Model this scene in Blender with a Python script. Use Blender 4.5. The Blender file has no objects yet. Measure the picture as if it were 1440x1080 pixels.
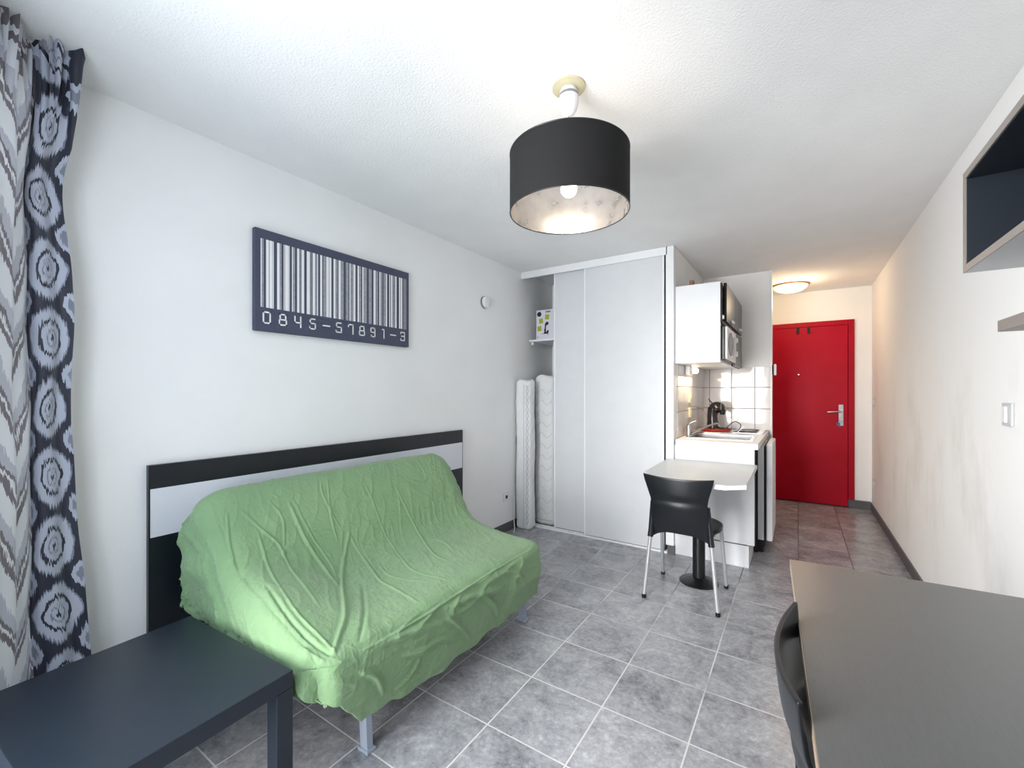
import bpy, bmesh, math, random
import numpy as np
from mathutils import Vector, Matrix
random.seed(7); np.random.seed(7)
SC = bpy.context.scene
COL = SC.collection
PI = math.pi
H = 2.451                      # ceiling height
XL, XR, YD, YW = -2.254, .666, 6.105, -.16   # left wall, right wall, door wall, window wall

# ------------------------------------------------------------------ camera
cd = bpy.data.cameras.new('camera'); cam = bpy.data.objects.new('camera', cd); COL.objects.link(cam)
cam.location = (0, 0, 1.2935); cam.rotation_euler = (PI/2, 0, .5853)
cd.sensor_width = 36; cd.lens = 608.08/1440*36; cd.shift_y = (550.26-540)/1440; cd.clip_start = .02
SC.camera = cam
# ------------------------------------------------------------------ light
SC.view_settings.view_transform = 'Standard'; SC.view_settings.look = 'None'
SC.view_settings.exposure = 0.32; SC.view_settings.gamma = 1; SC.view_settings.use_curve_mapping = False
w = bpy.data.worlds.new('world'); SC.world = w; w.use_nodes = True
w.node_tree.nodes['Background'].inputs[0].default_value = (.75, .86, 1, 1)
w.node_tree.nodes['Background'].inputs[1].default_value = 1.5
def light(name, kind, loc, rot=(0,0,0), power=10, color=(1,1,1), **k):
    l = bpy.data.lights.new(name, kind); l.energy = power; l.color = color
    for a, b in k.items(): setattr(l, a, b)
    o = bpy.data.objects.new(name, l); o.location = loc; o.rotation_euler = rot; COL.objects.link(o); return o
# daylight entering by the glazed balcony door behind the camera
dl = light('daylight', 'AREA', (-2.3, -3.0, 1.75), (math.radians(86), 0, math.radians(-20)), 840, (1, .955, .905), shape='RECTANGLE', size=3.6, size_y=3.0)
# added upward fill outside the glazing to brighten the ceiling
light('ceiling_fill', 'AREA', (-1.05, YW-.50, .25), (math.radians(128), 0, math.radians(-15)), 8.5, (1, .98, .95), shape='RECTANGLE', size=1.4, size_y=.9)
# open sky seen through the glazing, diffuse
light('sky_window', 'AREA', (-1.09, YW-.13, 1.22), (math.radians(76), 0, math.radians(-10)), 25, (.74, .87, 1), shape='RECTANGLE', size=1.02, size_y=2.1)
light('bulb_light', 'POINT', (-.728, 1.49, 2.06), power=8, color=(1, .86, .70), shadow_soft_size=.036)
light('hall_light', 'POINT', (-.02, 5.40, 2.25), power=5.2, color=(1, .74, .46), shadow_soft_size=.10)
light('counter_light', 'AREA', (-.775, 3.93, 1.430), (0, math.radians(-14), 0), 2.6, (1, .78, .5), shape='RECTANGLE', size=.04, size_y=.5)

# ------------------------------------------------------------------ materials
def nm(name):
    m = bpy.data.materials.new(name); m.use_nodes = True
    return m, m.node_tree.nodes, m.node_tree.links, m.node_tree.nodes['Principled BSDF']
def setp(b, **k):
    for a, v in k.items(): b.inputs[a.replace('_', ' ')].default_value = v
def rgb(r, g, b):
    f = lambda c: (c/255/12.92) if c/255 <= .04045 else ((c/255+.055)/1.055)**2.4
    return (f(r), f(g), f(b), 1)
def N(ns, t, **k):
    n = ns.new(t)
    for a, v in k.items(): setattr(n, a, v)
    return n
def math_(ns, ls, op, a, b=None, c=None):
    n = ns.new('ShaderNodeMath'); n.operation = op
    for i, v in enumerate((a, b, c)):
        if v is None: continue
        if isinstance(v, (int, float)): n.inputs[i].default_value = v
        else: ls.new(v, n.inputs[i])
    return n.outputs[0]
def ramp(ns, ls, src, stops, interp='LINEAR'):
    r = ns.new('ShaderNodeValToRGB'); r.color_ramp.interpolation = interp
    while len(r.color_ramp.elements) < len(stops): r.color_ramp.elements.new(.5)
    for e, (p, c) in zip(r.color_ramp.elements, stops): e.position = p; e.color = c
    ls.new(src, r.inputs[0]); return r.outputs[0]
def mat(name, col, rough=.5, metal=0, noise=0, nscale=8, bump=0, bscale=60, coat=0, spec=.5, stretch=None, rnoise=0):
    m, ns, ls, b = nm(name)
    setp(b, Base_Color=col, Roughness=rough, Metallic=metal, Coat_Weight=coat)
    b.inputs['Specular IOR Level'].default_value = spec
    tc = ns.new('ShaderNodeTexCoord'); src = tc.outputs['Object']
    if stretch:
        mp = ns.new('ShaderNodeMapping'); mp.inputs['Scale'].default_value = stretch
        ls.new(src, mp.inputs[0]); src = mp.outputs[0]
    nz = ns.new('ShaderNodeTexNoise'); nz.inputs['Scale'].default_value = nscale; nz.inputs['Detail'].default_value = 6
    ls.new(src, nz.inputs[0])
    n = max(noise, .02)
    lo = tuple(c*(1-n) for c in col[:3])+(1,); hi = tuple(min(1, c*(1+n)) for c in col[:3])+(1,)
    ls.new(ramp(ns, ls, nz.outputs[0], [(.3, lo), (.7, hi)]), b.inputs['Base Color'])
    if rnoise:
        ls.new(math_(ns, ls, 'MULTIPLY_ADD', nz.outputs[0], rnoise*2, rough-rnoise), b.inputs['Roughness'])
    if bump:
        nb = ns.new('ShaderNodeTexNoise'); nb.inputs['Scale'].default_value = bscale; nb.inputs['Detail'].default_value = 4
        ls.new(src, nb.inputs[0])
        bp = ns.new('ShaderNodeBump'); bp.inputs['Strength'].default_value = bump; bp.inputs['Distance'].default_value = .004
        ls.new(nb.outputs[0], bp.inputs['Height']); ls.new(bp.outputs[0], b.inputs['Normal'])
    return m
def emis(name, col, s, base=(1,1,1,1)):
    m, ns, ls, b = nm(name); setp(b, Base_Color=base, Emission_Color=col, Emission_Strength=s, Roughness=.4); return m

M = {}
M['wall'] = mat('wall_paint', rgb(243,243,242), .9, noise=.012, nscale=3, bump=.12, bscale=120, spec=.2)
M['ceiling'] = mat('ceiling_paint', rgb(242,242,242), .95, noise=.01, nscale=4, bump=.5, bscale=120, spec=.1)
M['white'] = mat('white_laminate', rgb(232,234,238), .38, bump=.03, bscale=220)
M['panel'] = mat('sliding_panel_white', rgb(212,215,219), .42, bump=.03, bscale=300)
M['trimw'] = mat('white_lacquer_trim', rgb(236,238,240), .3)
M['alu'] = mat('grey_aluminium', rgb(150,153,156), .3, metal=.8)
M['dark_gap'] = mat('black_rubber_and_shade', rgb(14,14,15), .7)  # also paints the shade in gaps and open interiors
M['black'] = mat('black_plastic', rgb(16,17,20), .32, bump=.05, bscale=400)
M['chairblack'] = mat('chair_black_plastic', rgb(20,23,28), .34, bump=.06, bscale=500)
M['steel'] = mat('brushed_steel', rgb(190,190,192), .22, metal=1)
M['legmetal'] = mat('silver_painted_metal', rgb(198,200,204), .3, metal=.55)
M['sofaleg'] = mat('grey_painted_metal', rgb(170,180,196), .35, metal=.3)
M['blackwood'] = mat('black_brown_laminate', rgb(25,34,46), .33, noise=.08, nscale=40, stretch=(1,12,1), bump=.03, bscale=200, rnoise=.03)
M['desk'] = mat('desk_top_laminate', rgb(104,104,104), .30, noise=.06, nscale=30, stretch=(10,1,1), rnoise=.05)
M['deskedge'] = mat('pale_edge_band', rgb(170,150,130), .4)
M['headblack'] = mat('headboard_black', rgb(17,25,32), .38, noise=.05, nscale=20, bump=.02, bscale=300)
M['headwhite'] = mat('headboard_white', rgb(222,224,232), .4)
M['mattress'] = mat('quilted_ticking', rgb(234,235,236), .85, bump=.3, bscale=70)
M['quilt_shade'] = mat('quilt_line_shade', rgb(196,197,199), .8)  # grey paints the shading along the quilting lines
M['greydoor'] = mat('grey_cabinet_door', rgb(96,93,93), .28)
M['tabletop'] = mat('pale_grey_table_top', rgb(206,207,208), .35)
M['shadeout'] = mat('lampshade_black_fabric', rgb(30,30,31), .8, bump=.15, bscale=500, noise=.05, nscale=9, spec=.2)
M['cream'] = mat('aged_cream_plastic', rgb(196,190,160), .5, noise=.06)
M['whiteplastic'] = mat('white_plastic', rgb(236,236,238), .35)
M['ivory'] = mat('ivory_plastic', rgb(240,230,200), .4)
M['canvas'] = mat('canvas_slate_blue', rgb(76,79,99), .8, bump=.3, bscale=600)
M['canvaswhite'] = mat('canvas_print_white', rgb(240,240,240), .8)
M['canvasgrey'] = mat('canvas_print_grey', rgb(160,161,168), .8, noise=.2, nscale=60)
M['coffee'] = mat('coffee_machine_dark', rgb(34,28,28), .22, coat=.3)
M['red'] = mat('red_plastic', rgb(170,38,28), .3)
M['brown'] = mat('brown_board', rgb(140,105,80), .7)
M['shelfgrey'] = mat('grey_brown_shelf', rgb(128,120,116), .45, noise=.08, nscale=30)
M['cabframe'] = mat('cabinet_edge_taupe', rgb(138,130,124), .45)
M['cabdark'] = mat('cabinet_dark_inside', rgb(30,37,46), .5)
M['cabunder'] = mat('cabinet_underside_and_plate_shade', rgb(200,201,203), .6)
M['baseboard'] = mat('grey_tile_skirting', rgb(84,84,86), .4, noise=.2, nscale=25)
M['green_print'] = mat('print_lime', rgb(160,170,50), .6)
M['black_print'] = mat('print_black', rgb(20,20,22), .6)
M['carton'] = mat('printed_white_carton', rgb(214,214,222), .6)
M['blue'] = mat('blue_key_tag', rgb(60,90,150), .4)
M['grille'] = mat('microwave_window', rgb(120,120,122), .2)

def floor_mat():
    m, ns, ls, b = nm('grey_slate_tiles')
    tc = ns.new('ShaderNodeTexCoord'); sp = ns.new('ShaderNodeSeparateXYZ'); ls.new(tc.outputs['Object'], sp.inputs[0])
    T = .335; X0 = -1.0072; Y0 = 1.3464
    xs = math_(ns, ls, 'DIVIDE', math_(ns, ls, 'SUBTRACT', sp.outputs[0], X0-20*T), T)
    ys = math_(ns, ls, 'DIVIDE', math_(ns, ls, 'SUBTRACT', sp.outputs[1], Y0-20*T), T)
    def edge(v):
        f = math_(ns, ls, 'FRACT', v)
        return math_(ns, ls, 'MINIMUM', f, math_(ns, ls, 'SUBTRACT', 1, f))
    e = math_(ns, ls, 'MINIMUM', edge(xs), edge(ys))
    g = ramp(ns, ls, e, [(.0065, (1,1,1,1)), (.0095, (0,0,0,1))])
    ids = ns.new('ShaderNodeCombineXYZ')
    ls.new(math_(ns, ls, 'FLOOR', xs), ids.inputs[0]); ls.new(math_(ns, ls, 'FLOOR', ys), ids.inputs[1])
    wn = ns.new('ShaderNodeTexWhiteNoise'); ls.new(ids.outputs[0], wn.inputs[0])
    ad = ns.new('ShaderNodeVectorMath'); ad.operation = 'MULTIPLY_ADD'
    ls.new(wn.outputs['Color'], ad.inputs[0]); ad.inputs[1].default_value = (9,9,9); ls.new(tc.outputs['Object'], ad.inputs[2])
    def nz(sc, det, rgh=.6, dist=0):
        n = ns.new('ShaderNodeTexNoise'); n.inputs['Scale'].default_value = sc; n.inputs['Detail'].default_value = det
        n.inputs['Roughness'].default_value = rgh; n.inputs['Distortion'].default_value = dist
        ls.new(ad.outputs[0], n.inputs[0]); return n.outputs[0]
    n1 = nz(5, 8, .72, .8); n2 = nz(45, 6, .75)
    s = math_(ns, ls, 'ADD', math_(ns, ls, 'MULTIPLY', n1, .6), math_(ns, ls, 'MULTIPLY', n2, .4))
    s = math_(ns, ls, 'ADD', s, math_(ns, ls, 'MULTIPLY', math_(ns, ls, 'SUBTRACT', wn.outputs['Value'], .5), .05))
    c = ramp(ns, ls, s, [(.36, rgb(112,113,118)), (.47, rgb(150,151,156)), (.56, rgb(172,173,177)), (.66, rgb(202,203,207))])
    # grout: pale near the window, darker towards the kitchen
    gn = ns.new('ShaderNodeTexNoise'); gn.inputs['Scale'].default_value = 2.2; gn.inputs['Detail'].default_value = 3; ls.new(tc.outputs['Object'], gn.inputs[0])
    gp = math_(ns, ls, 'ADD', math_(ns, ls, 'MULTIPLY', sp.outputs[1], -.16), math_(ns, ls, 'ADD', gn.outputs[0], .33))
    gc = ramp(ns, ls, gp, [(.24, rgb(84,80,78)), (.46, rgb(214,214,214))])
    mx = ns.new('ShaderNodeMix'); mx.data_type = 'RGBA'
    ls.new(g, mx.inputs['Factor']); ls.new(c, mx.inputs['A']); ls.new(gc, mx.inputs['B'])
    ls.new(mx.outputs['Result'], b.inputs['Base Color'])
    ls.new(math_(ns, ls, 'ADD', math_(ns, ls, 'MULTIPLY', n2, .16), math_(ns, ls, 'MULTIPLY_ADD', g, .35, .17)), b.inputs['Roughness'])
    hgt = math_(ns, ls, 'SUBTRACT', math_(ns, ls, 'MULTIPLY', s, .35), math_(ns, ls, 'MULTIPLY', g, .5))
    bp = ns.new('ShaderNodeBump'); bp.inputs['Strength'].default_value = .35; bp.inputs['Distance'].default_value = .003
    ls.new(hgt, bp.inputs['Height']); ls.new(bp.outputs[0], b.inputs['Normal'])
    return m
M['floor'] = floor_mat()

def grimy_wall():
    m, ns, ls, b = nm('right_wall_scuffed_paint')
    tc = ns.new('ShaderNodeTexCoord'); sp = ns.new('ShaderNodeSeparateXYZ'); ls.new(tc.outputs['Object'], sp.inputs[0])
    n = ns.new('ShaderNodeTexNoise'); n.inputs['Scale'].default_value = 2.6; n.inputs['Detail'].default_value = 9; n.inputs['Roughness'].default_value = .68
    mp = ns.new('ShaderNodeMapping'); mp.inputs['Scale'].default_value = (1, 1, .45); ls.new(tc.outputs['Object'], mp.inputs[0]); ls.new(mp.outputs[0], n.inputs[0])
    band = ramp(ns, ls, math_(ns, ls, 'DIVIDE', sp.outputs[2], 2.5), [(0, (.7,.7,.7,1)), (.3, (1,1,1,1)), (.5, (.75,.75,.75,1)), (.68, (0,0,0,1))])
    f = math_(ns, ls, 'MULTIPLY', ramp(ns, ls, n.outputs[0], [(.5, (0,0,0,1)), (.68, (1,1,1,1))]), band)
    mx = ns.new('ShaderNodeMix'); mx.data_type = 'RGBA'; ls.new(math_(ns, ls, 'MULTIPLY', f, .55), mx.inputs['Factor'])
    mx.inputs['A'].default_value = rgb(244,243,242); mx.inputs['B'].default_value = rgb(222,217,213)
    ls.new(mx.outputs['Result'], b.inputs['Base Color']); setp(b, Roughness=.85); b.inputs['Specular IOR Level'].default_value = .2
    nb = ns.new('ShaderNodeTexNoise'); nb.inputs['Scale'].default_value = 110; ls.new(tc.outputs['Object'], nb.inputs[0])
    bp = ns.new('ShaderNodeBump'); bp.inputs['Strength'].default_value = .15; bp.inputs['Distance'].default_value = .003
    ls.new(nb.outputs[0], bp.inputs['Height']); ls.new(bp.outputs[0], b.inputs['Normal'])
    return m
M['wallr'] = grimy_wall()

def tile_mat(axis, off):
    m, ns, ls, b = nm('white_glazed_wall_tiles')
    tc = ns.new('ShaderNodeTexCoord'); sp = ns.new('ShaderNodeSeparateXYZ'); ls.new(tc.outputs['Object'], sp.inputs[0])
    a = math_(ns, ls, 'DIVIDE', math_(ns, ls, 'SUBTRACT', sp.outputs[axis], off-4), .2035)
    z = math_(ns, ls, 'DIVIDE', math_(ns, ls, 'SUBTRACT', sp.outputs[2], 1.331-2.07), .207)
    def edge(v):
        f = math_(ns, ls, 'FRACT', v); return math_(ns, ls, 'MINIMUM', f, math_(ns, ls, 'SUBTRACT', 1, f))
    e = math_(ns, ls, 'MINIMUM', edge(a), edge(z))
    g = ramp(ns, ls, e, [(.012, (1,1,1,1)), (.022, (0,0,0,1))])
    mx = ns.new('ShaderNodeMix'); mx.data_type = 'RGBA'; ls.new(g, mx.inputs['Factor'])
    mx.inputs['A'].default_value = rgb(226,222,222); mx.inputs['B'].default_value = rgb(142,136,134)
    ls.new(mx.outputs['Result'], b.inputs['Base Color'])
    ls.new(math_(ns, ls, 'MULTIPLY_ADD', g, .5, .07), b.inputs['Roughness'])
    nb = ns.new('ShaderNodeTexNoise'); nb.inputs['Scale'].default_value = 9; ls.new(tc.outputs['Object'], nb.inputs[0])
    bp = ns.new('ShaderNodeBump'); bp.inputs['Strength'].default_value = .35; bp.inputs['Distance'].default_value = .004
    ls.new(math_(ns, ls, 'SUBTRACT', math_(ns, ls, 'MULTIPLY', nb.outputs[0], .6), g), bp.inputs['Height']); ls.new(bp.outputs[0], b.inputs['Normal'])
    return m
M['tiles_back'] = tile_mat(0, -.222-.2035*10+.2035*10+4-4)
M['tiles_left'] = tile_mat(1, 4.828)

def red_door():
    m, ns, ls, b = nm('crimson_door_paint')
    tc = ns.new('ShaderNodeTexCoord'); n = ns.new('ShaderNodeTexNoise'); n.inputs['Scale'].default_value = 3; n.inputs['Detail'].default_value = 7
    ls.new(tc.outputs['Object'], n.inputs[0])
    ls.new(ramp(ns, ls, n.outputs[0], [(.35, rgb(166,3,28)), (.7, rgb(176,8,40))]), b.inputs['Base Color'])
    setp(b, Roughness=.42); b.inputs['Specular IOR Level'].default_value = .14; nb = ns.new('ShaderNodeTexNoise'); nb.inputs['Scale'].default_value = 90; ls.new(tc.outputs['Object'], nb.inputs[0])
    bp = ns.new('ShaderNodeBump'); bp.inputs['Strength'].default_value = .12; bp.inputs['Distance'].default_value = .003
    ls.new(nb.outputs[0], bp.inputs['Height']); ls.new(bp.outputs[0], b.inputs['Normal'])
    return m
M['doorred'] = red_door()

def shade_inside():
    m, ns, ls, b = nm('lampshade_silver_lining')
    tc = ns.new('ShaderNodeTexCoord'); n = ns.new('ShaderNodeTexNoise'); n.inputs['Scale'].default_value = 14; n.inputs['Detail'].default_value = 8
    ls.new(tc.outputs['Object'], n.inputs[0])
    ls.new(ramp(ns, ls, n.outputs[0], [(.35, rgb(176,173,172)), (.65, rgb(196,193,191))]), b.inputs['Base Color'])
    ls.new(ramp(ns, ls, n.outputs[0], [(.35, (.26,.26,.26,1)), (.65, (.34,.34,.34,1))]), b.inputs['Roughness']); setp(b, Metallic=.75); return m
M['shadein'] = shade_inside()

def green_fabric():
    m, ns, ls, b = nm('green_cotton_cover')
    tc = ns.new('ShaderNodeTexCoord')
    n = ns.new('ShaderNodeTexNoise'); n.inputs['Scale'].default_value = 2.5; n.inputs['Detail'].default_value = 5; ls.new(tc.outputs['Object'], n.inputs[0])
    ls.new(ramp(ns, ls, n.outputs[0], [(.3, rgb(121,153,113)), (.7, rgb(133,164,121))]), b.inputs['Base Color'])
    setp(b, Roughness=.85, Sheen_Weight=.25); b.inputs['Specular IOR Level'].default_value = .2
    nb = ns.new('ShaderNodeTexNoise'); nb.inputs['Scale'].default_value = 30; nb.inputs['Detail'].default_value = 5; nb.inputs['Roughness'].default_value = .6; nb.inputs['Distortion'].default_value = 1.4
    ls.new(tc.outputs['Object'], nb.inputs[0])
    n3 = ns.new('ShaderNodeTexNoise'); n3.inputs['Scale'].default_value = 700; ls.new(tc.outputs['Object'], n3.inputs[0])
    h = math_(ns, ls, 'ADD', nb.outputs[0], math_(ns, ls, 'MULTIPLY', n3.outputs[0], .07))
    bp = ns.new('ShaderNodeBump'); bp.inputs['Strength'].default_value = .6; bp.inputs['Distance'].default_value = .007
    ls.new(h, bp.inputs['Height']); ls.new(bp.outputs[0], b.inputs['Normal'])
    return m
M['green'] = green_fabric()

def curtain_mat():
    # woven ikat: columns of ringed medallions on navy, pale chevron zone paints in the window light
    m, ns, ls, b = nm('ikat_curtain_fabric')
    uv = ns.new('ShaderNodeUVMap'); sp = ns.new('ShaderNodeSeparateXYZ'); ls.new(uv.outputs[0], sp.inputs[0])
    U, V = sp.outputs[0], sp.outputs[1]
    # jagged threads: noise stretched along the warp
    cmb = ns.new('ShaderNodeCombineXYZ'); ls.new(math_(ns, ls, 'MULTIPLY', U, 230), cmb.inputs[0]); ls.new(math_(ns, ls, 'MULTIPLY', V, 14), cmb.inputs[1])
    jn = ns.new('ShaderNodeTexNoise'); jn.inputs['Scale'].default_value = 1; jn.inputs['Detail'].default_value = 1; ls.new(cmb.outputs[0], jn.inputs[0])
    jag = math_(ns, ls, 'MULTIPLY', math_(ns, ls, 'SUBTRACT', jn.outputs[0], .5), .055)
    Vj = math_(ns, ls, 'ADD', V, jag)
    lw = ns.new('ShaderNodeTexNoise'); lw.inputs['Scale'].default_value = 9; ls.new(uv.outputs[0], lw.inputs[0])
    wob = math_(ns, ls, 'MULTIPLY', math_(ns, ls, 'SUBTRACT', lw.outputs[0], .5), .05)
    def cell(src, period, off):
        f = math_(ns, ls, 'FRACT', math_(ns, ls, 'DIVIDE', math_(ns, ls, 'ADD', src, off), period))
        return math_(ns, ls, 'MULTIPLY', math_(ns, ls, 'SUBTRACT', f, .5), period)
    def dist(cu, cv, a, bb, p):
        x = math_(ns, ls, 'POWER', math_(ns, ls, 'ABSOLUTE', math_(ns, ls, 'DIVIDE', cu, a)), p)
        y = math_(ns, ls, 'POWER', math_(ns, ls, 'ABSOLUTE', math_(ns, ls, 'DIVIDE', cv, bb)), p)
        return math_(ns, ls, 'POWER', math_(ns, ls, 'ADD', x, y), 1/p)
    pu, pv = .17, .235
    d1 = dist(cell(math_(ns, ls, 'ADD', U, wob), pu, -.0), cell(Vj, pv, .055), .074, .105, 1.8)
    d2 = dist(cell(math_(ns, ls, 'ADD', U, wob), pu, .085), cell(Vj, pv, .055+pv/2), .03, .05, 1.3)
    navy = rgb(34,38,56); pale = rgb(182,188,204); mid = rgb(128,132,148)
    c1 = ramp(ns, ls, d1, [(0, navy), (.10, pale), (.24, mid), (.30, pale), (.50, rgb(24,26,40)), (.62, pale), (.93, mid), (1.0, navy)], 'CONSTANT')
    c2 = ramp(ns, ls, d2, [(0, mid), (.5, pale), (1.0, navy)], 'CONSTANT')
    mxd = ns.new('ShaderNodeMix'); mxd.data_type = 'RGBA'; mxd.blend_type = 'LIGHTEN'; mxd.inputs['Factor'].default_value = 1
    ls.new(c1, mxd.inputs['A']); ls.new(c2, mxd.inputs['B'])
    # pale zone: window light painted into the cloth colour
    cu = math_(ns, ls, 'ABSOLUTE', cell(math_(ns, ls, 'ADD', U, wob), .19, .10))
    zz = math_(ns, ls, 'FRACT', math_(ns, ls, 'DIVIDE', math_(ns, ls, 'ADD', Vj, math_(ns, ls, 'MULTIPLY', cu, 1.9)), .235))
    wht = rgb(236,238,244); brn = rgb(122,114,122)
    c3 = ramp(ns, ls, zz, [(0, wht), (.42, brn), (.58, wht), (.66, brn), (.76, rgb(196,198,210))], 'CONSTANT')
    window_lit = ramp(ns, ls, U, [(.0, (0,0,0,1)), (.168, (1,1,1,1))], 'CONSTANT')
    mx = ns.new('ShaderNodeMix'); mx.data_type = 'RGBA'; ls.new(window_lit, mx.inputs['Factor']); ls.new(mxd.outputs['Result'], mx.inputs['A']); ls.new(c3, mx.inputs['B'])
    ls.new(mx.outputs['Result'], b.inputs['Base Color'])
    setp(b, Roughness=.45, Sheen_Weight=.3)
    wv = ns.new('ShaderNodeTexNoise'); wv.inputs['Scale'].default_value = 1; ls.new(cmb.outputs[0], wv.inputs[0])
    bp = ns.new('ShaderNodeBump'); bp.inputs['Strength'].default_value = .2; bp.inputs['Distance'].default_value = .001
    ls.new(wv.outputs[0], bp.inputs['Height']); ls.new(bp.outputs[0], b.inputs['Normal'])
    tr = ns.new('ShaderNodeBsdfTranslucent'); ls.new(mx.outputs['Result'], tr.inputs[0])
    ms = ns.new('ShaderNodeMixShader'); ms.inputs[0].default_value = .18
    out = ns['Material Output']; ls.new(b.outputs[0], ms.inputs[1]); ls.new(tr.outputs[0], ms.inputs[2]); ls.new(ms.outputs[0], out.inputs[0])
    return m
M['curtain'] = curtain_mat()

def glass_mat():
    m, ns, ls, b = nm('window_glass')
    t = ns.new('ShaderNodeBsdfTransparent'); g = ns.new('ShaderNodeBsdfGlossy'); g.inputs['Roughness'].default_value = .02
    ms = ns.new('ShaderNodeMixShader'); ms.inputs[0].default_value = .06
    ls.new(t.outputs[0], ms.inputs[1]); ls.new(g.outputs[0], ms.inputs[2]); ls.new(ms.outputs[0], ns['Material Output'].inputs[0]); return m
M['glass'] = glass_mat()
M['bulb'] = emis('glowing_bulb', (1, .80, .50, 1), 9)
M['dome'] = emis('glowing_dome', (1, .80, .42, 1), 1.15, rgb(240,230,200))
M['tube'] = emis('glowing_diffuser', (1, .80, .50, 1), 2.2)

# ------------------------------------------------------------------ mesh helpers
def link(name, bm, m, parent=None, smooth=False, bevel=0, seg=2, angle=40):
    bmesh.ops.recalc_face_normals(bm, faces=bm.faces)
    me = bpy.data.meshes.new(name); bm.to_mesh(me); bm.free()
    o = bpy.data.objects.new(name, me); COL.objects.link(o)
    for mm in (m if isinstance(m, (list, tuple)) else [m]): me.materials.append(M[mm] if isinstance(mm, str) else mm)
    if smooth:
        for p in me.polygons: p.use_smooth = True
        try: me.set_sharp_from_angle(angle=math.radians(angle))
        except Exception: pass
    if bevel:
        b = o.modifiers.new('bevel', 'BEVEL'); b.width = bevel; b.segments = seg; b.limit_method = 'ANGLE'; b.angle_limit = math.radians(40)
    if parent is not None: o.parent = parent
    return o
def bx(bm, x0, x1, y0, y1, z0, z1, mat_i=0):
    vs = [bm.verts.new((x, y, z)) for x in (x0, x1) for y in (y0, y1) for z in (z0, z1)]
    for f in ((0,1,3,2), (4,6,7,5), (0,4,5,1), (2,3,7,6), (0,2,6,4), (1,5,7,3)):
        bm.faces.new([vs[i] for i in f]).material_index = mat_i
    return bm
def box(*a): return bx(bmesh.new(), *a)
def boxes(*L):
    bm = bmesh.new()
    for a in L: bx(bm, *a)
    return bm
def lathe(bm, prof, c=(0,0,0), n=48, axis='Z', cap0=True, cap1=True):
    rings = []
    for r, h in prof:
        ring = []
        for i in range(n):
            a = 2*PI*i/n; p = (r*math.cos(a), r*math.sin(a), h)
            if axis == 'X': p = (p[2], p[0], p[1])
            if axis == 'Y': p = (p[0], p[2], p[1])
            ring.append(bm.verts.new((p[0]+c[0], p[1]+c[1], p[2]+c[2])))
        rings.append(ring)
    for a, b in zip(rings, rings[1:]):
        for i in range(n): bm.faces.new((a[i], a[(i+1)%n], b[(i+1)%n], b[i]))
    if cap0: bm.faces.new(rings[0])
    if cap1: bm.faces.new(rings[-1])
    return bm
def tube(bm, pts, r, n=12, caps=True, ry=None):
    pts = [Vector(p) for p in pts]; rings = []
    rr = r if isinstance(r, (list, tuple)) else [r]*len(pts)
    up = None
    for i, p in enumerate(pts):
        d = (pts[min(i+1, len(pts)-1)]-pts[max(i-1, 0)]).normalized()
        if up is None:
            up = Vector((0,0,1)) if abs(d.z) < .9 else Vector((0,1,0))
        s = d.cross(up).normalized(); u = s.cross(d).normalized(); up = u
        rings.append([bm.verts.new(p+s*math.cos(2*PI*k/n)*rr[i]+u*math.sin(2*PI*k/n)*(ry or rr[i])) for k in range(n)])
    for a, b in zip(rings, rings[1:]):
        for i in range(n): bm.faces.new((a[i], a[(i+1)%n], b[(i+1)%n], b[i]))
    if caps: bm.faces.new(rings[0]); bm.faces.new(rings[-1])
    return bm
def smooth_path(pts, k=6):
    P = [Vector(p) for p in pts]; out = []
    for i in range(len(P)-1):
        p0, p1, p2, p3 = P[max(i-1,0)], P[i], P[i+1], P[min(i+2, len(P)-1)]
        for j in range(k):
            t = j/k
            out.append(.5*((2*p1)+(p2-p0)*t+(2*p0-5*p1+4*p2-p3)*t*t+(3*p1-p0-3*p2+p3)*t**3))
    return out+[P[-1]]
def prism(bm, poly, z0, z1, plane='XY'):
    def P(a, b, c): return {'XY': (a, b, c), 'XZ': (a, c, b), 'YZ': (c, a, b)}[plane]
    lo = [bm.verts.new(P(a, b, z0)) for a, b in poly]; hi = [bm.verts.new(P(a, b, z1)) for a, b in poly]
    bm.faces.new(lo); bm.faces.new(hi)
    n = len(poly)
    for i in range(n): bm.faces.new((lo[i], lo[(i+1)%n], hi[(i+1)%n], hi[i]))
    return bm
def grid(bm, P, uvs=None):
    V = [[bm.verts.new(p) for p in row] for row in P]
    uvl = bm.loops.layers.uv.new('UVMap') if uvs else None
    for i in range(len(V)-1):
        for j in range(len(V[0])-1):
            f = bm.faces.new((V[i][j], V[i+1][j], V[i+1][j+1], V[i][j+1]))
            if uvs:
                for l, (a, b) in zip(f.loops, ((i,j),(i+1,j),(i+1,j+1),(i,j+1))): l[uvl].uv = uvs[a][b]
    return bm
def empty(name, loc=(0,0,0), rz=0):
    o = bpy.data.objects.new(name, None); o.location = loc; o.rotation_euler = (0,0,rz); o.empty_display_size = .1; COL.objects.link(o); return o
def tag(o, label, cat, group=None):
    o['label'] = label; o['category'] = cat
    if group: o['group'] = group
    return o
def struct(o): o['kind'] = 'structure'; return o
def thing(name, label, cat, loc=(0,0,0), rz=0, group=None): return tag(empty(name, loc, rz), label, cat, group)
def S(name, m, *L, parent=None, bevel=0): 
    o = link(name, boxes(*L), m, parent, bevel=bevel)
    if parent is None: struct(o)
    return o

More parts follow.
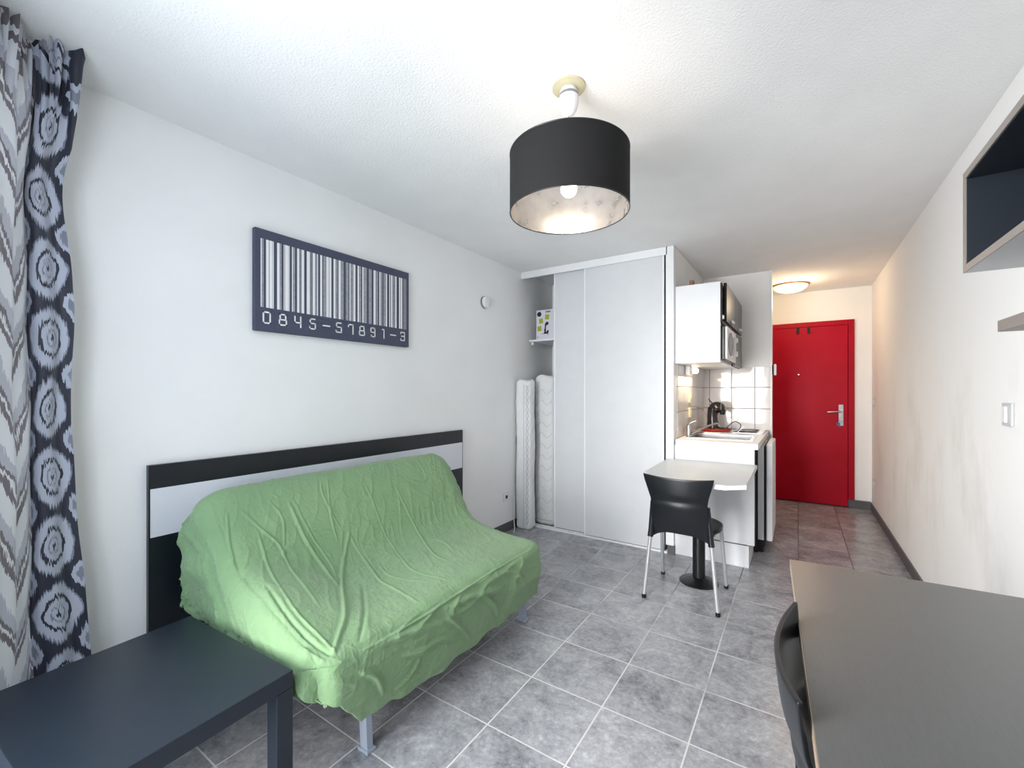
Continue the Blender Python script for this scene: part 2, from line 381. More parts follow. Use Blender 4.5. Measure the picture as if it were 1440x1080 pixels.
# ------------------------------------------------------------------ the room
S('floor', 'floor', (XL-.1, XR+.1, YW-.1, YD+.1, -.08, 0))
S('ceiling', 'ceiling', (XL-.1, XR+.1, YW-.1, YD+.1, H, H+.08))
S('wall_left', 'wall', (XL-.1, XL, YW, YD, 0, H))
S('wall_right', 'wallr', (XR, XR+.1, YW, YD, 0, H))
S('wall_door', 'wall', (XL-.1, XR+.1, YD, YD+.1, 0, H))
S('wall_window', 'wall', (XL-.1, -1.66, YW-.1, YW, 0, H), (-.52, XR+.1, YW-.1, YW, 0, H), (-1.66, -.52, YW-.1, YW, 2.26, H), (-1.66, -.52, YW-.1, YW, 0, .10))
S('wall_partition', 'wall', (-.872, -.823, 3.632, 4.83, 0, H))
S('wall_niche', 'wall', (-.90, -.213, 4.83, 4.93, 0, H))
S('wall_closet', 'wall', (XL, -.872, 4.20, 4.26, 0, H))
S('wall_hall', 'wall', (-.90, -.46, 4.93, YD, 0, H))
S('wall_tiles_niche', 'tiles_back', (-.815, -.222, 4.822, 4.83, .90, 1.529))
S('wall_tiles_partition', 'tiles_left', (-.823, -.815, 3.66, 4.83, .90, 1.512))
S('trim_1', 'trimw', (-.222, -.211, 4.80, 4.932, .0, H), bevel=.002)
S('baseboard_left', 'baseboard', (XL, XL+.010, YW, 3.56, 0, .078))
S('baseboard_right', 'baseboard', (XR-.010, XR, YW, YD, 0, .078))
S('baseboard_door', 'baseboard', (.4605, XR-.010, YD-.036, YD, 0, .088))
S('baseboard_post', 'baseboard', (-.872, -.818, 3.560, 3.572, 0, .07))
# balcony door / window behind the camera
wi = struct(link('window_1', boxes((-1.66,-1.60,YW-.09,YW-.02,.10,2.26), (-.58,-.52,YW-.09,YW-.02,.10,2.26), (-1.125,-1.055,YW-.09,YW-.02,.10,2.26),
     (-1.60,-.58,YW-.09,YW-.02,2.20,2.26), (-1.60,-.58,YW-.09,YW-.02,.10,.17)), 'trimw'))
link('pane', box(-1.60, -1.125, YW-.06, YW-.052, .17, 2.20), 'glass', wi); link('pane', box(-1.055, -.58, YW-.06, YW-.052, .17, 2.20), 'glass', wi)

# entrance door
d = struct(empty('door_1', (0, YD, 0)))
link('door_frame', boxes((-.43,-.375,-.03,0,0,2.094), (.459,.516,-.03,0,.089,2.094), (-.375,.459,-.03,0,2.038,2.094)), 'doorred', d, bevel=.004)
lf = link('door_leaf', box(-.372, .456, -.045, -.005, .012, 2.034), 'doorred', d, bevel=.004)
link('threshold', box(-.372, .456, -.03, 0, 0, .011), 'dark_gap', d)
bm = box(.372, .418, -.055, -.045, .905, 1.145); link('handle_plate', bm, 'steel', lf, bevel=.004, seg=3)
bm = bmesh.new(); tube(bm, [(.395,-.05,1.065),(.395,-.10,1.065)], .011); tube(bm, smooth_path([(.395,-.10,1.065),(.36,-.104,1.066),(.27,-.100,1.060)]), .0095)
link('handle', bm, 'steel', lf, smooth=True)
link('lock_cylinder', lathe(bmesh.new(), [(.011,-.062),(.011,-.05)], (.395,0,.985), axis='Y', n=20), 'steel', lf)
link('peephole', lathe(bmesh.new(), [(.008,-.050),(.011,-.044)], (0,0,1.488), axis='Y', n=20), 'steel', lf, smooth=True)
k = thing('key_ring', 'bunch of keys with a blue tag hanging from the red door lock', 'keys', (.395, YD-.065, .985))
bm = bmesh.new(); tube(bm, [(.015*math.cos(a), -.01, -.022+.015*math.sin(a)) for a in np.linspace(0, 2*PI, 17)], .0015, 6); link('ring', bm, 'steel', k)
link('key', boxes((-.010,.010,-.012,-.009,-.012,.012), (-.003,.003,-.009,.004,-.004,.004)), 'steel', k)
link('key', boxes((-.022,-.002,-.008,-.005,-.062,-.038), (-.014,-.010,-.008,-.005,-.092,-.06)), 'steel', k, bevel=.002)
link('key_tag', box(-.042, -.010, -.020, -.014, -.080, -.042), 'blue', k, bevel=.004)
for x in (-.007, .097):
    h = boxes((-.013,.013,-.0525,-.0465,1.965,2.036), (-.013,.013,-.0465,-.008,2.0345,2.0365), (-.013,.013,-.066,-.052,1.965,1.971), (-.013,.013,-.070,-.066,1.965,1.988))
    o = link('door_hook', h, 'dark_gap', bevel=.001); o.location = (x, YD, 0)
    tag(o, 'small black hook over the top edge of the red door, %s of the two' % ('left' if x < 0 else 'right'), 'hook', 'hooks over the red door')

# ------------------------------------------------------------------ sliding closet
c = thing('sliding_closet', 'white closet with two sliding doors, open at its left end', 'closet', (-1.55, 3.6, 0))
def cl(*a): return tuple(v-o for v, o in zip(a, (-1.55,-1.55,3.6,3.6,0,0)))
link('top_rail', boxes(cl(XL+.002,-.874,3.556,3.565,2.384,2.449), cl(XL+.002,-.874,3.565,3.64,2.428,2.449), cl(XL+.002,-.874,3.598,3.602,2.395,2.43)), 'trimw', c, bevel=.001)
link('bottom_rail', boxes(cl(XL+.012,-.874,3.556,3.64,.001,.009), cl(XL+.012,-.874,3.556,3.561,.009,.017), cl(XL+.012,-.874,3.596,3.600,.009,.017)), 'trimw', c)
link('end_post', boxes(cl(-.884,-.8235,3.556,3.63,.07,2.449)), 'trimw', c, bevel=.002)
link('post_gap_shade', box(*cl(-.897,-.886,3.575,3.585,.02,2.4)), 'dark_gap', c)  # black strip paints the shade in the gap beside the post
for nme, x0, x1, y0, y1 in (('sliding_door', -1.915, -1.20, 3.606, 3.622), ('sliding_door', -1.594, -.899, 3.570, 3.586)):
    p = link(nme, box(*cl(x0+.012, x1-.012, y0, y1, .020, 2.412)), 'panel', c)
    link('edge_profile', boxes(cl(x0, x0+.014, y0-.006, y1+.006, .016, 2.415)), 'trimw', p, bevel=.002)
    link('edge_profile', boxes(cl(x1-.014, x1, y0-.006, y1+.006, .016, 2.415)), 'trimw', p, bevel=.002)
sh = tag(link('closet_shelf', box(-2.222, -1.30, 3.655, 4.15, 1.782, 1.800), 'white', bevel=.002), 'white shelf inside the open end of the closet', 'shelf')
link('shelf_support', lathe(bmesh.new(), [(.012,1.752),(.014,1.782)], (-2.205,3.70,0), n=16), 'whiteplastic', sh)
link('shelf_support', lathe(bmesh.new(), [(.012,1.752),(.014,1.782)], (-2.175,4.10,0), n=16), 'whiteplastic', sh)
link('shelf_bracket', box(-2.21, -2.20, 3.70, 4.12, 1.770, 1.782), 'whiteplastic', sh)
link('upright', box(-2.03, -2.00, 3.80, 3.83, .0, 2.35), 'white', sh)
# carton on the shelf
b = thing('coffee_machine_box', 'white printed carton standing on the closet shelf', 'box', (-2.15, 3.675, 1.801))
link('carton', box(0, .27, 0, .20, 0, .285), 'carton', b, bevel=.002)
link('round_mark', lathe(bmesh.new(), [(.024,-.0015),(.024,.0005)], (.035,0,.245), axis='Y', n=28), 'black_print', b)
bm = bmesh.new()
for x, z, a in ((.055,.178,.15), (.122,.212,-.1), (.037,.105,.12)):
    q = [(-.022,-.024),(.022,-.024),(.022,.024),(-.022,.024)]
    prism(bm, [(x+p*math.cos(a)-r*math.sin(a), z+p*math.sin(a)+r*math.cos(a)) for p, r in q], -.0015, .0005, 'XZ')
link('green_squares', bm, 'green_print', b)
bm = prism(bmesh.new(), [(.085,.05),(.135,.05),(.14,.085),(.12,.08),(.112,.062),(.108,.075),(.110,.125),(.122,.135),(.138,.14),(.135,.165),(.112,.165),(.098,.145),(.096,.10),(.088,.095),(.092,.075)], -.0015, .0005, 'XZ')
bx(bm, .06, .085, -.0015, .0005, .05, .053)
link('machine_picture', bm, 'black_print', b)
for q in ((.105,.16,-.0015,.0005,.256,.262), (.105,.155,-.0015,.0005,.266,.270), (.015,.022,-.0015,.0005,.018,.026), (.13,.137,-.0015,.0005,.04,.046)): link('printed_mark', box(*q), 'black_print', b)

# mattresses
def mattress(name, x0, x1, y0, y1, z1, lab, wavy):
    root = thing(name, lab, 'mattress', ((x0+x1)/2, (y0+y1)/2, .002), 0)
    bm = bmesh.new(); nx, nz = 28, 110; W = (x1-x0)/2; D = (y1-y0)/2; R = min(W, D)*.62
    rows = []
    for j in range(nz+1):
        z = z1*j/nz
        endf = 1.0
        e = min(z, z1-z)
        if e < .045: endf = .80+.20*math.sqrt(max(0, 1-(1-e/.045)**2))
        row = []
        for i in range(64):
            a = 2*PI*i/64; ca, sa = math.cos(a), math.sin(a)
            p = 5.0
            r = (abs(ca)**p+abs(sa)**p)**(-1/p)
            x = W*r*ca*endf; y = D*r*sa*endf
            q = .0015*math.sin(z*52+3*math.sin(a*2))*math.sin(a*9)+.0015*math.sin(z*9+a)
            s = 1+q/R
            zz = z + (.010*math.sin(a*3+1) if j > nz-3 else 0)
            row.append((x*s, y*s, zz))
        rows.append(row)
    V = [[bm.verts.new(p) for p in r] for r in rows]
    for a, b2 in zip(V, V[1:]):
        for i in range(64): bm.faces.new((a[i], a[(i+1)%64], b2[(i+1)%64], b2[i]))
    bm.faces.new(V[0]); bm.faces.new(V[-1])
    link('mattress_body', bm, 'mattress', root, smooth=True, angle=80)
    bm = bmesh.new()
    if wavy:   # scalloped quilting on the border facing the room
        for off in (.036,):
            for sgn in (1, -1):
                tube(bm, [(W*.60+sgn*.012*math.sin(z*2*PI/.115)+.006, -D-.0025, z) for z in np.linspace(.05, z1-.05, 160)], .0028, 6)
        tube(bm, [(W*.22, -D-.0025, z) for z in np.linspace(.04, z1-.04, 20)], .0026, 6)
    else:
        for z in np.arange(.12, z1-.1, .105):
            tube(bm, smooth_path([(-W*.75, -D+.001, z-.02), (-W*.2, -D-.003, z+.035), (W*.3, -D-.003, z-.01), (W*.8, -D+.001, z+.03)]), .0016, 5)
        tube(bm, [(W*x, -D-.002, .05) for x in np.linspace(-.8, .8, 10)], .003, 6)
    link('quilting_shade', bm, 'quilt_shade', root, smooth=True)
    return root
m1 = mattress('mattress', -2.236, -2.078, 3.43, 3.546, 1.395, 'narrow rolled mattress standing against the left wall, wavy quilted edge', True)
m2 = mattress('mattress', -2.168, -1.945, 3.66, 3.84, 1.445, 'wider rolled mattress standing between the wavy edged one and the sliding door', False)
bm = bmesh.new()
for z0, z1 in ((1.20, .98), (.93, .78)):
    tube(bm, smooth_path([(-.079,-.045,z0-.002), (-.088,-.05,z0-.08), (-.082,-.052,(z0+z1)/2), (-.090,-.05,z1+.03), (-.083,-.048,z1)]), .003, 6)
link('tie_string', bm, 'mattress', m1, smooth=True)

# cable and socket
ca = tag(link('white_cable', tube(bmesh.new(), smooth_path([(-2.236,3.325,.316),(-2.224,3.36,.318),(-2.222,3.40,.314),(-2.232,3.412,.30),(-2.236,3.412,.20),(-2.236,3.408,.09),(-2.225,3.40,.02),(-2.20,3.36,.006),(-2.17,3.30,.005)]), .004, 8), 'whiteplastic', smooth=True), 'thin white cable plugged in at the wall beside the mattress', 'cable')
s = thing('wall_socket', 'white power socket low on the left wall beside the mattresses', 'socket', (XL, 3.295, .32))
link('socket_plate', box(.0005, .010, -.042, .042, -.042, .042), 'whiteplastic', s, bevel=.003)
link('socket_well', lathe(bmesh.new(), [(.017,.0095),(.017,.0115)], n=24, axis='X'), 'dark_gap', s)
# round detector on the wall
s = thing('smoke_detector', 'small round white detector high on the left wall', 'detector', (XL, 2.968, 2.058))
link('detector_base', lathe(bmesh.new(), [(.052,.0005),(.052,.012)], n=40, axis='X'), 'shelfgrey', s, smooth=True)
link('detector_cover', lathe(bmesh.new(), [(.048,.012),(.050,.022),(.040,.038),(.022,.043)], n=40, axis='X'), 'whiteplastic', s, smooth=True)

# ------------------------------------------------------------------ barcode canvas
cv = thing('barcode_canvas', 'slate blue canvas with a white barcode hanging on the left wall', 'picture', (XL+.001, 1.58, 1.595))
link('canvas', box(0, .029, -.508, .498, 0, .508), 'canvas', cv, bevel=.003)
BARS = [(1.099,1.104,'w'),(1.106,1.113,'g'),(1.125,1.139,'w'),(1.142,1.156,'w'),(1.158,1.163,'w'),(1.18,1.193,'w'),(1.195,1.203,'g'),(1.214,1.218,'w'),(1.221,1.24,'w'),(1.242,1.245,'w'),(1.258,1.263,'w'),(1.265,1.274,'g'),(1.286,1.298,'w'),(1.302,1.306,'g'),(1.31,1.325,'w'),(1.34,1.358,'w'),(1.362,1.368,'g'),(1.374,1.389,'w'),(1.392,1.397,'g'),(1.4,1.406,'w'),(1.419,1.431,'w'),(1.438,1.453,'g'),(1.456,1.473,'w'),(1.476,1.488,'w'),(1.502,1.515,'w'),(1.518,1.527,'g'),(1.534,1.549,'w'),(1.551,1.568,'g'),(1.583,1.601,'g'),(1.608,1.616,'w'),(1.619,1.631,'g'),(1.634,1.649,'w'),(1.664,1.675,'w'),(1.678,1.689,'g'),(1.698,1.708,'w'),(1.71,1.731,'g'),(1.746,1.767,'g'),(1.782,1.799,'w'),(1.804,1.816,'g'),(1.827,1.837,'w'),(1.84,1.851,'g'),(1.86,1.876,'g'),(1.879,1.889,'w'),(1.907,1.914,'w'),(1.921,1.934,'w'),(1.939,1.95,'g'),(1.956,1.968,'w'),(1.99,2.001,'w'),(2.005,2.018,'w'),(2.03,2.04,'g'),(2.045,2.053,'g')]
for kind, nme, mm in (('w', 'white_bars', 'canvaswhite'), ('g', 'grey_bars', 'canvasgrey')):
    bm = bmesh.new()
    for a, b2, t in BARS:
        if t == kind: bx(bm, .0285, .0298, a-1.58, b2-1.58, 1.713-1.595, 2.054-1.595)
    link(nme, bm, mm, cv)
# squared digits drawn with strokes on a 0..1 box
DG = {'0': [(0,0,0,1),(1,0,1,1),(0,0,1,0),(0,1,1,1)], '8': [(.08,.5,.92,.5),(0,0,0,.42),(1,0,1,.42),(.1,.58,.1,1),(.9,.58,.9,1),(0,0,1,0),(.1,1,.9,1)],
      '4': [(0,1,0,.42),(0,.42,.95,.42),(1,0,1,1)], '5': [(.1,1,.9,1),(.1,1,.1,.55),(.1,.55,1,.55),(1,.55,1,0),(0,0,1,0),(0,0,0,.16)],
      '7': [(0,1,1,1),(0,1,0,.78),(1,1,1,0)], '9': [(0,1,1,1),(0,1,0,.5),(0,.5,1,.5),(1,1,1,0),(.1,0,1,0),(.1,0,.1,.14)],
      '1': [(.2,1,.9,1),(.9,1,.9,0)], '3': [(0,1,1,1),(0,1,0,.84),(1,1,1,.56),(.2,.52,1,.52),(1,.48,1,0),(0,0,1,0),(0,0,0,.16)], '-': [(0,.5,1,.5)]}
TX = [('0',1.112,1.145),('8',1.192,1.228),('4',1.274,1.306),('5',1.357,1.390),('-',1.437,1.477),('5',1.518,1.553),('7',1.60,1.632),('8',1.678,1.714),('9',1.762,1.793),('1',1.848,1.866),('-',1.918,1.960),('3',2.005,2.038)]
w2 = .0036
for ch, a, b2 in TX:
    bm = bmesh.new()
    for x0, z0, x1, z1 in DG[ch]:
        X0, X1 = sorted((a+(b2-a)*x0, a+(b2-a)*x1)); Z0, Z1 = sorted((1.636+.054*z0, 1.636+.054*z1))
        bx(bm, .0285, .0298, X0-w2-1.58, X1+w2-1.58, Z0-w2-1.595, Z1+w2-1.595)
    link('printed_digit', bm, 'canvaswhite', cv)

# ------------------------------------------------------------------ headboard
hb = thing('headboard', 'black and white banded headboard panel standing against the left wall', 'headboard', (XL+.013, 1.65, 0))
y0, y1 = .659-1.65, 2.636-1.65
link('black_band', box(0, .022, y0, y1, .890, .988), 'headblack', hb, bevel=.001)
link('white_band', box(0, .022, y0, y1, .690, .890), 'headwhite', hb)
link('lower_board', box(0, .022, y0, y1, .002, .690), 'headblack', hb, bevel=.001)
link('side_edging', box(0,.023,y0-.006,y0,.002,.988), 'headblack', hb); link('side_edging', box(0,.023,y1,y1+.004,.002,.988), 'headblack', hb)

# ------------------------------------------------------------------ sofa bed under its cover
sofa = thing('sofa_bed', 'sofa bed under a crumpled green fitted cover against the banded headboard', 'sofa', (-1.65, 1.47, 0))
prof = np.array([(-2.10,.34),(-2.115,.70),(-2.10,.83),(-2.06,.878),(-2.0,.865),(-1.93,.79),(-1.845,.642),(-1.78,.54),(-1.70,.49),(-1.60,.465),(-1.475,.45),(-1.30,.44),(-1.245,.425),(-1.222,.39),(-1.215,.30),(-1.225,.14)])
prL = np.array([(-2.10,.34),(-2.115,.70),(-2.10,.83),(-2.06,.87),(-2.0,.84),(-1.93,.76),(-1.845,.665),(-1.78,.615),(-1.70,.585),(-1.60,.56),(-1.475,.52),(-1.30,.455),(-1.245,.43),(-1.222,.39),(-1.215,.30),(-1.225,.20)])
CR = {'a': ([(1.079,4.97),(1.097,6.0),(1.125,7.46),(1.10,9.0)], 7, .009), 'a2': ([(1.10,4.9),(1.13,6.0),(1.165,7.3),(1.13,8.6)], 4, .006),
 'b': ([(1.312,6.38),(1.264,7.03),(1.196,7.97),(1.104,9.23),(0.989,10.44),(0.912,10.87),(0.854,11.41)], 8, .010),
 'c': ([(1.32,6.38),(1.323,7.79),(1.273,9.46),(1.261,10.28),(1.242,11.21)], 4, .008), 'd': ([(1.494,4.87),(1.506,6.1),(1.503,7.69),(1.439,9.67),(1.445,10.38),(1.463,10.97)], 3, .006),
 'e': ([(1.679,5.21),(1.701,6.15),(1.701,7.54),(1.625,9.44),(1.612,10.41)], 4, .007), 'f': ([(.95,5.9),(1.141,6.0),(1.342,6.13),(1.633,6.21),(2.149,6.54)], 2.2, .005),
 'g': ([(0.795,7.44),(0.785,9.0),(0.790,10.5),(0.815,11.6)], 9, .011), 'h': ([(0.839,8.51),(0.82,10.03),(0.825,10.72),(0.841,11.44)], -7, .009),
 'h2': ([(0.87,8.9),(0.85,10.0),(0.855,10.8),(0.86,11.5)], 5, .007),
 'i': ([(0.918,5.54),(0.908,6.72),(0.868,8.97)], 5, .007), 'j': ([(0.89,4.77),(0.941,5.59),(0.983,6.23),(0.976,7.87),(0.937,9.97)], 5, .007),
 'k': ([(0.833,4.62),(0.81,5.51),(0.794,7.15)], 5, .007), 'l': ([(1.107,13.82),(1.19,14.03),(1.28,14.08),(1.4,14.33)], 9, .012),
 'm': ([(1.188,14.23),(1.14,14.49),(1.089,14.62)], 9, .010), 'n': ([(0.949,12.49),(1.065,12.59),(1.244,12.59),(1.467,12.41),(1.742,12.26),(2.05,12.3)], 4, .006),
 'o': ([(1.0,12.69),(1.159,13.08),(1.312,13.59)], 8, .016), 'p': ([(1.35,12.98),(1.548,13.28),(1.771,13.87)], 9, .018), 'p2': ([(1.75,12.9),(1.85,13.4),(1.95,14.2)], 8, .014),
 'q': ([(1.773,5.03),(1.862,5.33),(1.97,5.13)], 4, .007), 'r': ([(1.30,4.3),(1.254,5.51),(1.246,6.51)], 4, .006), 's': ([(1.262,4.4),(1.245,5.08),(1.281,6.15)], 4, .006),
 't': ([(1.90,3.6),(1.93,4.5),(1.92,5.4)], 3, .006), 'u': ([(1.0,4.6),(1.03,5.4),(1.0,6.3)], 4, .006), 'v': ([(1.17,9.6),(1.05,10.6),(.95,11.6)], -5, .010),
 'w': ([(1.35,13.5),(1.42,14.1),(1.50,14.6)], 8, .012), 'x': ([(.92,13.4),(.98,13.9),(1.02,14.5)], 9, .012), 'y': ([(1.60,13.6),(1.68,14.2),(1.72,14.6)], 9, .012),
 'z': ([(1.7,7.8),(1.76,8.8),(1.72,9.8)], 3, .008), 'z2': ([(1.36,8.4),(1.33,9.6),(1.40,10.6)], 3, .008)}
def resample(pf, n):
    """smooth Catmull-Rom through the profile, n+1 points per original span"""
    P = [Vector((a, b, 0)) for a, b in pf]; return np.array([(v.x, v.y) for v in smooth_path(P, n)])
K = 24
PR, PL = resample(prof, K), resample(prL, K)
YA, YB = .80, 2.165
nT, nSd = 400, 44
arc = np.concatenate([[0], np.cumsum(np.hypot(*np.diff(PR, axis=0).T))])
idx = np.arange(len(PR))/K
rng = np.random.RandomState(3)
def vnoise(a, b, seed):
    r = np.random.RandomState(seed); T = r.rand(64, 64)
    ia, ib = np.floor(a).astype(int), np.floor(b).astype(int); fa, fb = a-ia, b-ib
    fa = fa*fa*(3-2*fa); fb = fb*fb*(3-2*fb)
    g = lambda i, j: T[i % 64, j % 64]
    return (g(ia,ib)*(1-fa)+g(ia+1,ib)*fa)*(1-fb)+(g(ia,ib+1)*(1-fa)+g(ia+1,ib+1)*fa)*fb-.5
tcol = np.linspace(0, 1, nT+1); ycol = YA+(YB-YA)*tcol
w_ = 1/(1+np.exp((ycol-1.02)/.07))
TOPX = PR[:,0][None,:]*(1-w_[:,None])+PL[:,0][None,:]*w_[:,None]
TOPZ = PR[:,1][None,:]*(1-w_[:,None])+PL[:,1][None,:]*w_[:,None]
Yg = np.repeat(ycol[:,None], len(PR), 1); Sg = np.repeat(arc[None,:], len(ycol), 0); Ig = np.repeat(idx[None,:], len(ycol), 0)
hgt = np.zeros_like(Yg)
for pts, amp, wid in CR.values():
    P = [Vector((y, float(np.interp(i, idx, arc)), 0)) for y, i in pts]; P = smooth_path(P, 8); P = np.array([(v.x, v.y) for v in P])
    best = np.full(Yg.shape, 9.); along = np.zeros_like(Yg)
    for q in range(len(P)-1):
        a, b2 = P[q], P[q+1]; dd = b2-a; L2 = (dd**2).sum()
        t = np.clip(((Yg-a[0])*dd[0]+(Sg-a[1])*dd[1])/L2, 0, 1)
        ds = np.hypot(Yg-a[0]-t*dd[0], Sg-a[1]-t*dd[1])
        mk = ds < best; best[mk] = ds[mk]; along[mk] = (q+t[mk])/(len(P)-1)
    env = np.sin(PI*np.clip(along, .03, .97))**.45
    hgt += amp*.001*env*(1.15*np.exp(-(best/(wid*.55))**2)-.35*np.exp(-((best-wid*1.4)/(wid*.9))**2))
nf = (1-np.abs(vnoise(Yg*9+Sg*5, Sg*6-Yg*3, 1))*4)
hgt += .0022*np.clip(nf, 0, 1)**3 + .0035*vnoise(Yg*14, Sg*11, 2)+.006*vnoise(Yg*4, Sg*4, 4)
# diagonal ridged crinkles, strongest on the backrest and the front valance
r1 = 1-np.abs(vnoise(Yg*22+Sg*8, Sg*7-Yg*2, 5))*5; r2 = 1-np.abs(vnoise(Yg*9-Sg*16, Sg*20, 6))*5
front = 1/(1+np.exp(-(Ig-12.6)*3)); back = np.exp(-((Ig-6.5)/2.2)**2)
hgt += np.clip(r1, 0, 1)**2*.0022*(.35+back)+np.clip(r2, 0, 1)**2*.002*(.2+front)
r3 = 1-np.abs(vnoise(Yg*38+Sg*14, Sg*16-Yg*9, 21))*7; r4 = 1-np.abs(vnoise(Yg*16-Sg*30, Sg*34+Yg*12, 22))*7
patch = np.clip(vnoise(Yg*5, Sg*5, 23)*3+.35, 0, 1)
hgt += (np.clip(r3, 0, 1)**2*.0018+np.clip(r4, 0, 1)**2*.0016)*patch
# long slanting folds of the valance
fz = 1-np.abs(vnoise(Yg*5.5+Ig*.75, Ig*.9-Yg*1.2, 8))*5
hgt += front*.011*np.clip(fz, 0, 1)**1.5
# grid incl. the two sides: columns negative = left side, >nT = right side
nx_ = -np.gradient(TOPZ, axis=1); nz_ = np.gradient(TOPX, axis=1); ln = np.hypot(nx_, nz_)+1e-9
nx_, nz_ = nx_/ln, nz_/ln      # left-hand normal of the profile direction (points outwards)
X = TOPX+nx_*hgt; Z = TOPZ+nz_*hgt
HEM = np.interp(np.arange(len(PR))/K, [0, 6, 12, 13.5, 15], [.36, .35, .32, .30, .30])
HEMR = np.interp(np.arange(len(PR))/K, [0, 6, 12, 13.5, 15], [.30, .28, .25, .22, .12])
# hem line of the front valance is gathered by its elastic
hemw = .020*np.sin(Yg*34)+.018*vnoise(Yg*13, Sg*0+.5, 9)+.02*np.exp(-((Yg-.97)/.05)**2)
fr = np.clip((Ig-14.0), 0, 1)**2
Z += fr*(.007*np.sin(Yg*31+.6)+.022*vnoise(Yg*12, Yg*0+.3, 9)+.014*vnoise(Yg*30, Yg*0+.3, 10)+np.interp(Yg, [2.05,2.16], [.0,.03]))
lift = np.interp(Yg, [.80,.85,.92,1.0], [.305,.285,.20,.10])+.01*vnoise(Yg*40, Yg*0+.4, 15)
Z = np.maximum(Z, lift-.0005*(Ig-14)); X += fr*(.012*vnoise(Yg*24, Yg*0+.7, 11)-.012)
cols, NV = [], len(PR)
zi = np.arange(NV)
def side(sign, ye, X0, Z0, hem):
    out = []
    for q in range(1, nSd+1):
        t = q/nSd
        drop = 1-math.cos(t*PI/2) if t < .25 else (1-math.cos(.25*PI/2))+(t-.25)/.75*(math.cos(.25*PI/2))
        zt = np.minimum(hem, Z0-.01)
        z = Z0+(zt-Z0)*drop
        gap = (Z0-z)
        yo = .030*np.minimum(1, (gap/.05))**.55*np.clip((Z0-zt-.02)/.08, 0, 1)
        # taut diagonal pulls from the back corner down to the seat corner
        sarr = arc; ph = (z*24+sarr*15 if sign < 0 else z*20-sarr*12)
        depth = np.clip(gap/.08, 0, 1)
        fold = .012*vnoise(ph*1.1, sarr*2.2+z*1.5, 12)*depth+.020*(np.clip(1-np.abs(vnoise(ph*.55+3, sarr*1.4, 13))*4.5, 0, 1)**1.5)*depth
        bulge = .024*np.exp(-((sarr-.55)/.12)**2)*np.exp(-((z-.73)/.06)**2)+.02*np.exp(-((z-.60)/.05)**2)*np.exp(-((sarr-.6)/.15)**2) if sign < 0 else 0
        inset = -.035*np.clip((t-.8)/.2, 0, 1)**2*depth
        fold = fold+.010*depth*np.clip(1-np.abs(vnoise(ph*.9+sarr*5, sarr*3.5-z*3, 17))*5, 0, 1)**2+.003*depth*np.clip(1-np.abs(vnoise(z*16, sarr*15, 18))*5, 0, 1)**2
        y = ye+sign*(yo+fold+bulge+inset+.015*depth)
        xx = X0+ (np.clip((z-.34)/.5, 0, 1)-1)*0 
        out.append((xx, y, z+.010*vnoise(sarr*26, z*0+q*.0, 14)*np.clip((t-.8)/.2, 0, 1)))
    return out
L = side(-1, YA, X[0], Z[0], HEM); R = side(1, YB, X[-1], Z[-1], HEMR)
allc = [c2 for c2 in reversed(L)]+[(X[i], np.full(NV, ycol[i]), Z[i]) for i in range(nT+1)]+R
# round the vertical front corners (plan view) and the top rim
rows = []
for cx_, cy_, cz_ in allc: rows.append(np.stack([cx_, np.asarray(cy_)*np.ones(NV), cz_], 1))
G3 = np.array(rows)
def corner(G3):
    x, y, z = G3[...,0], G3[...,1], G3[...,2]
    fx = np.clip((x+1.30)/.085, 0, 1)
    for ye, sg in ((YA-.03, 1), (YB+.03, -1)):
        t = np.clip(1-(sg*(y-ye))/.09, 0, 1)
        x = x-fx*.055*t**2
        y = y+sg*.035*fx**2*t**2
    G3[...,0] = x; G3[...,1] = y
    # cushion ends: the seat and back slope off slightly at the rim
    t = np.clip(1-(y-(YA-.0))/.07, 0, 1); G3[...,2] = z-.018*t**2*(z > .42)
    t = np.clip(1-((YB)-y)/.07, 0, 1); G3[...,2] -= .022*t**2*(z > .40)
corner(G3)
nu, nv = G3.shape[:2]
vs = (G3.reshape(-1, 3)-np.array([-1.65, 1.47, 0])).tolist()
fs = [(i*nv+j, (i+1)*nv+j, (i+1)*nv+j+1, i*nv+j+1) for i in range(nu-1) for j in range(nv-1)]
me = bpy.data.meshes.new('fitted_cover'); me.from_pydata(vs, [], fs); me.update()
for p in me.polygons: p.use_smooth = True
me.materials.append(M['green'])
o = bpy.data.objects.new('fitted_cover', me); COL.objects.link(o); o.parent = sofa
so = o.modifiers.new('thickness', 'SOLIDIFY'); so.thickness = .002; so.offset = 0
def sl(*a): return tuple(v-o2 for v, o2 in zip(a, (-1.65,-1.65,1.47,1.47,0,0)))
link('mattress_core', boxes(sl(-1.98, -1.29, .87, 2.10, .30, .405)), 'dark_gap', sofa)
fm = boxes(sl(-2.02,-1.31,.86,.89,.25,.29), sl(-2.02,-1.31,2.08,2.11,.25,.29), sl(-1.35,-1.31,.86,2.11,.25,.29), sl(-2.06,-2.02,.86,2.11,.25,.29))
link('frame', fm, 'dark_gap', sofa)
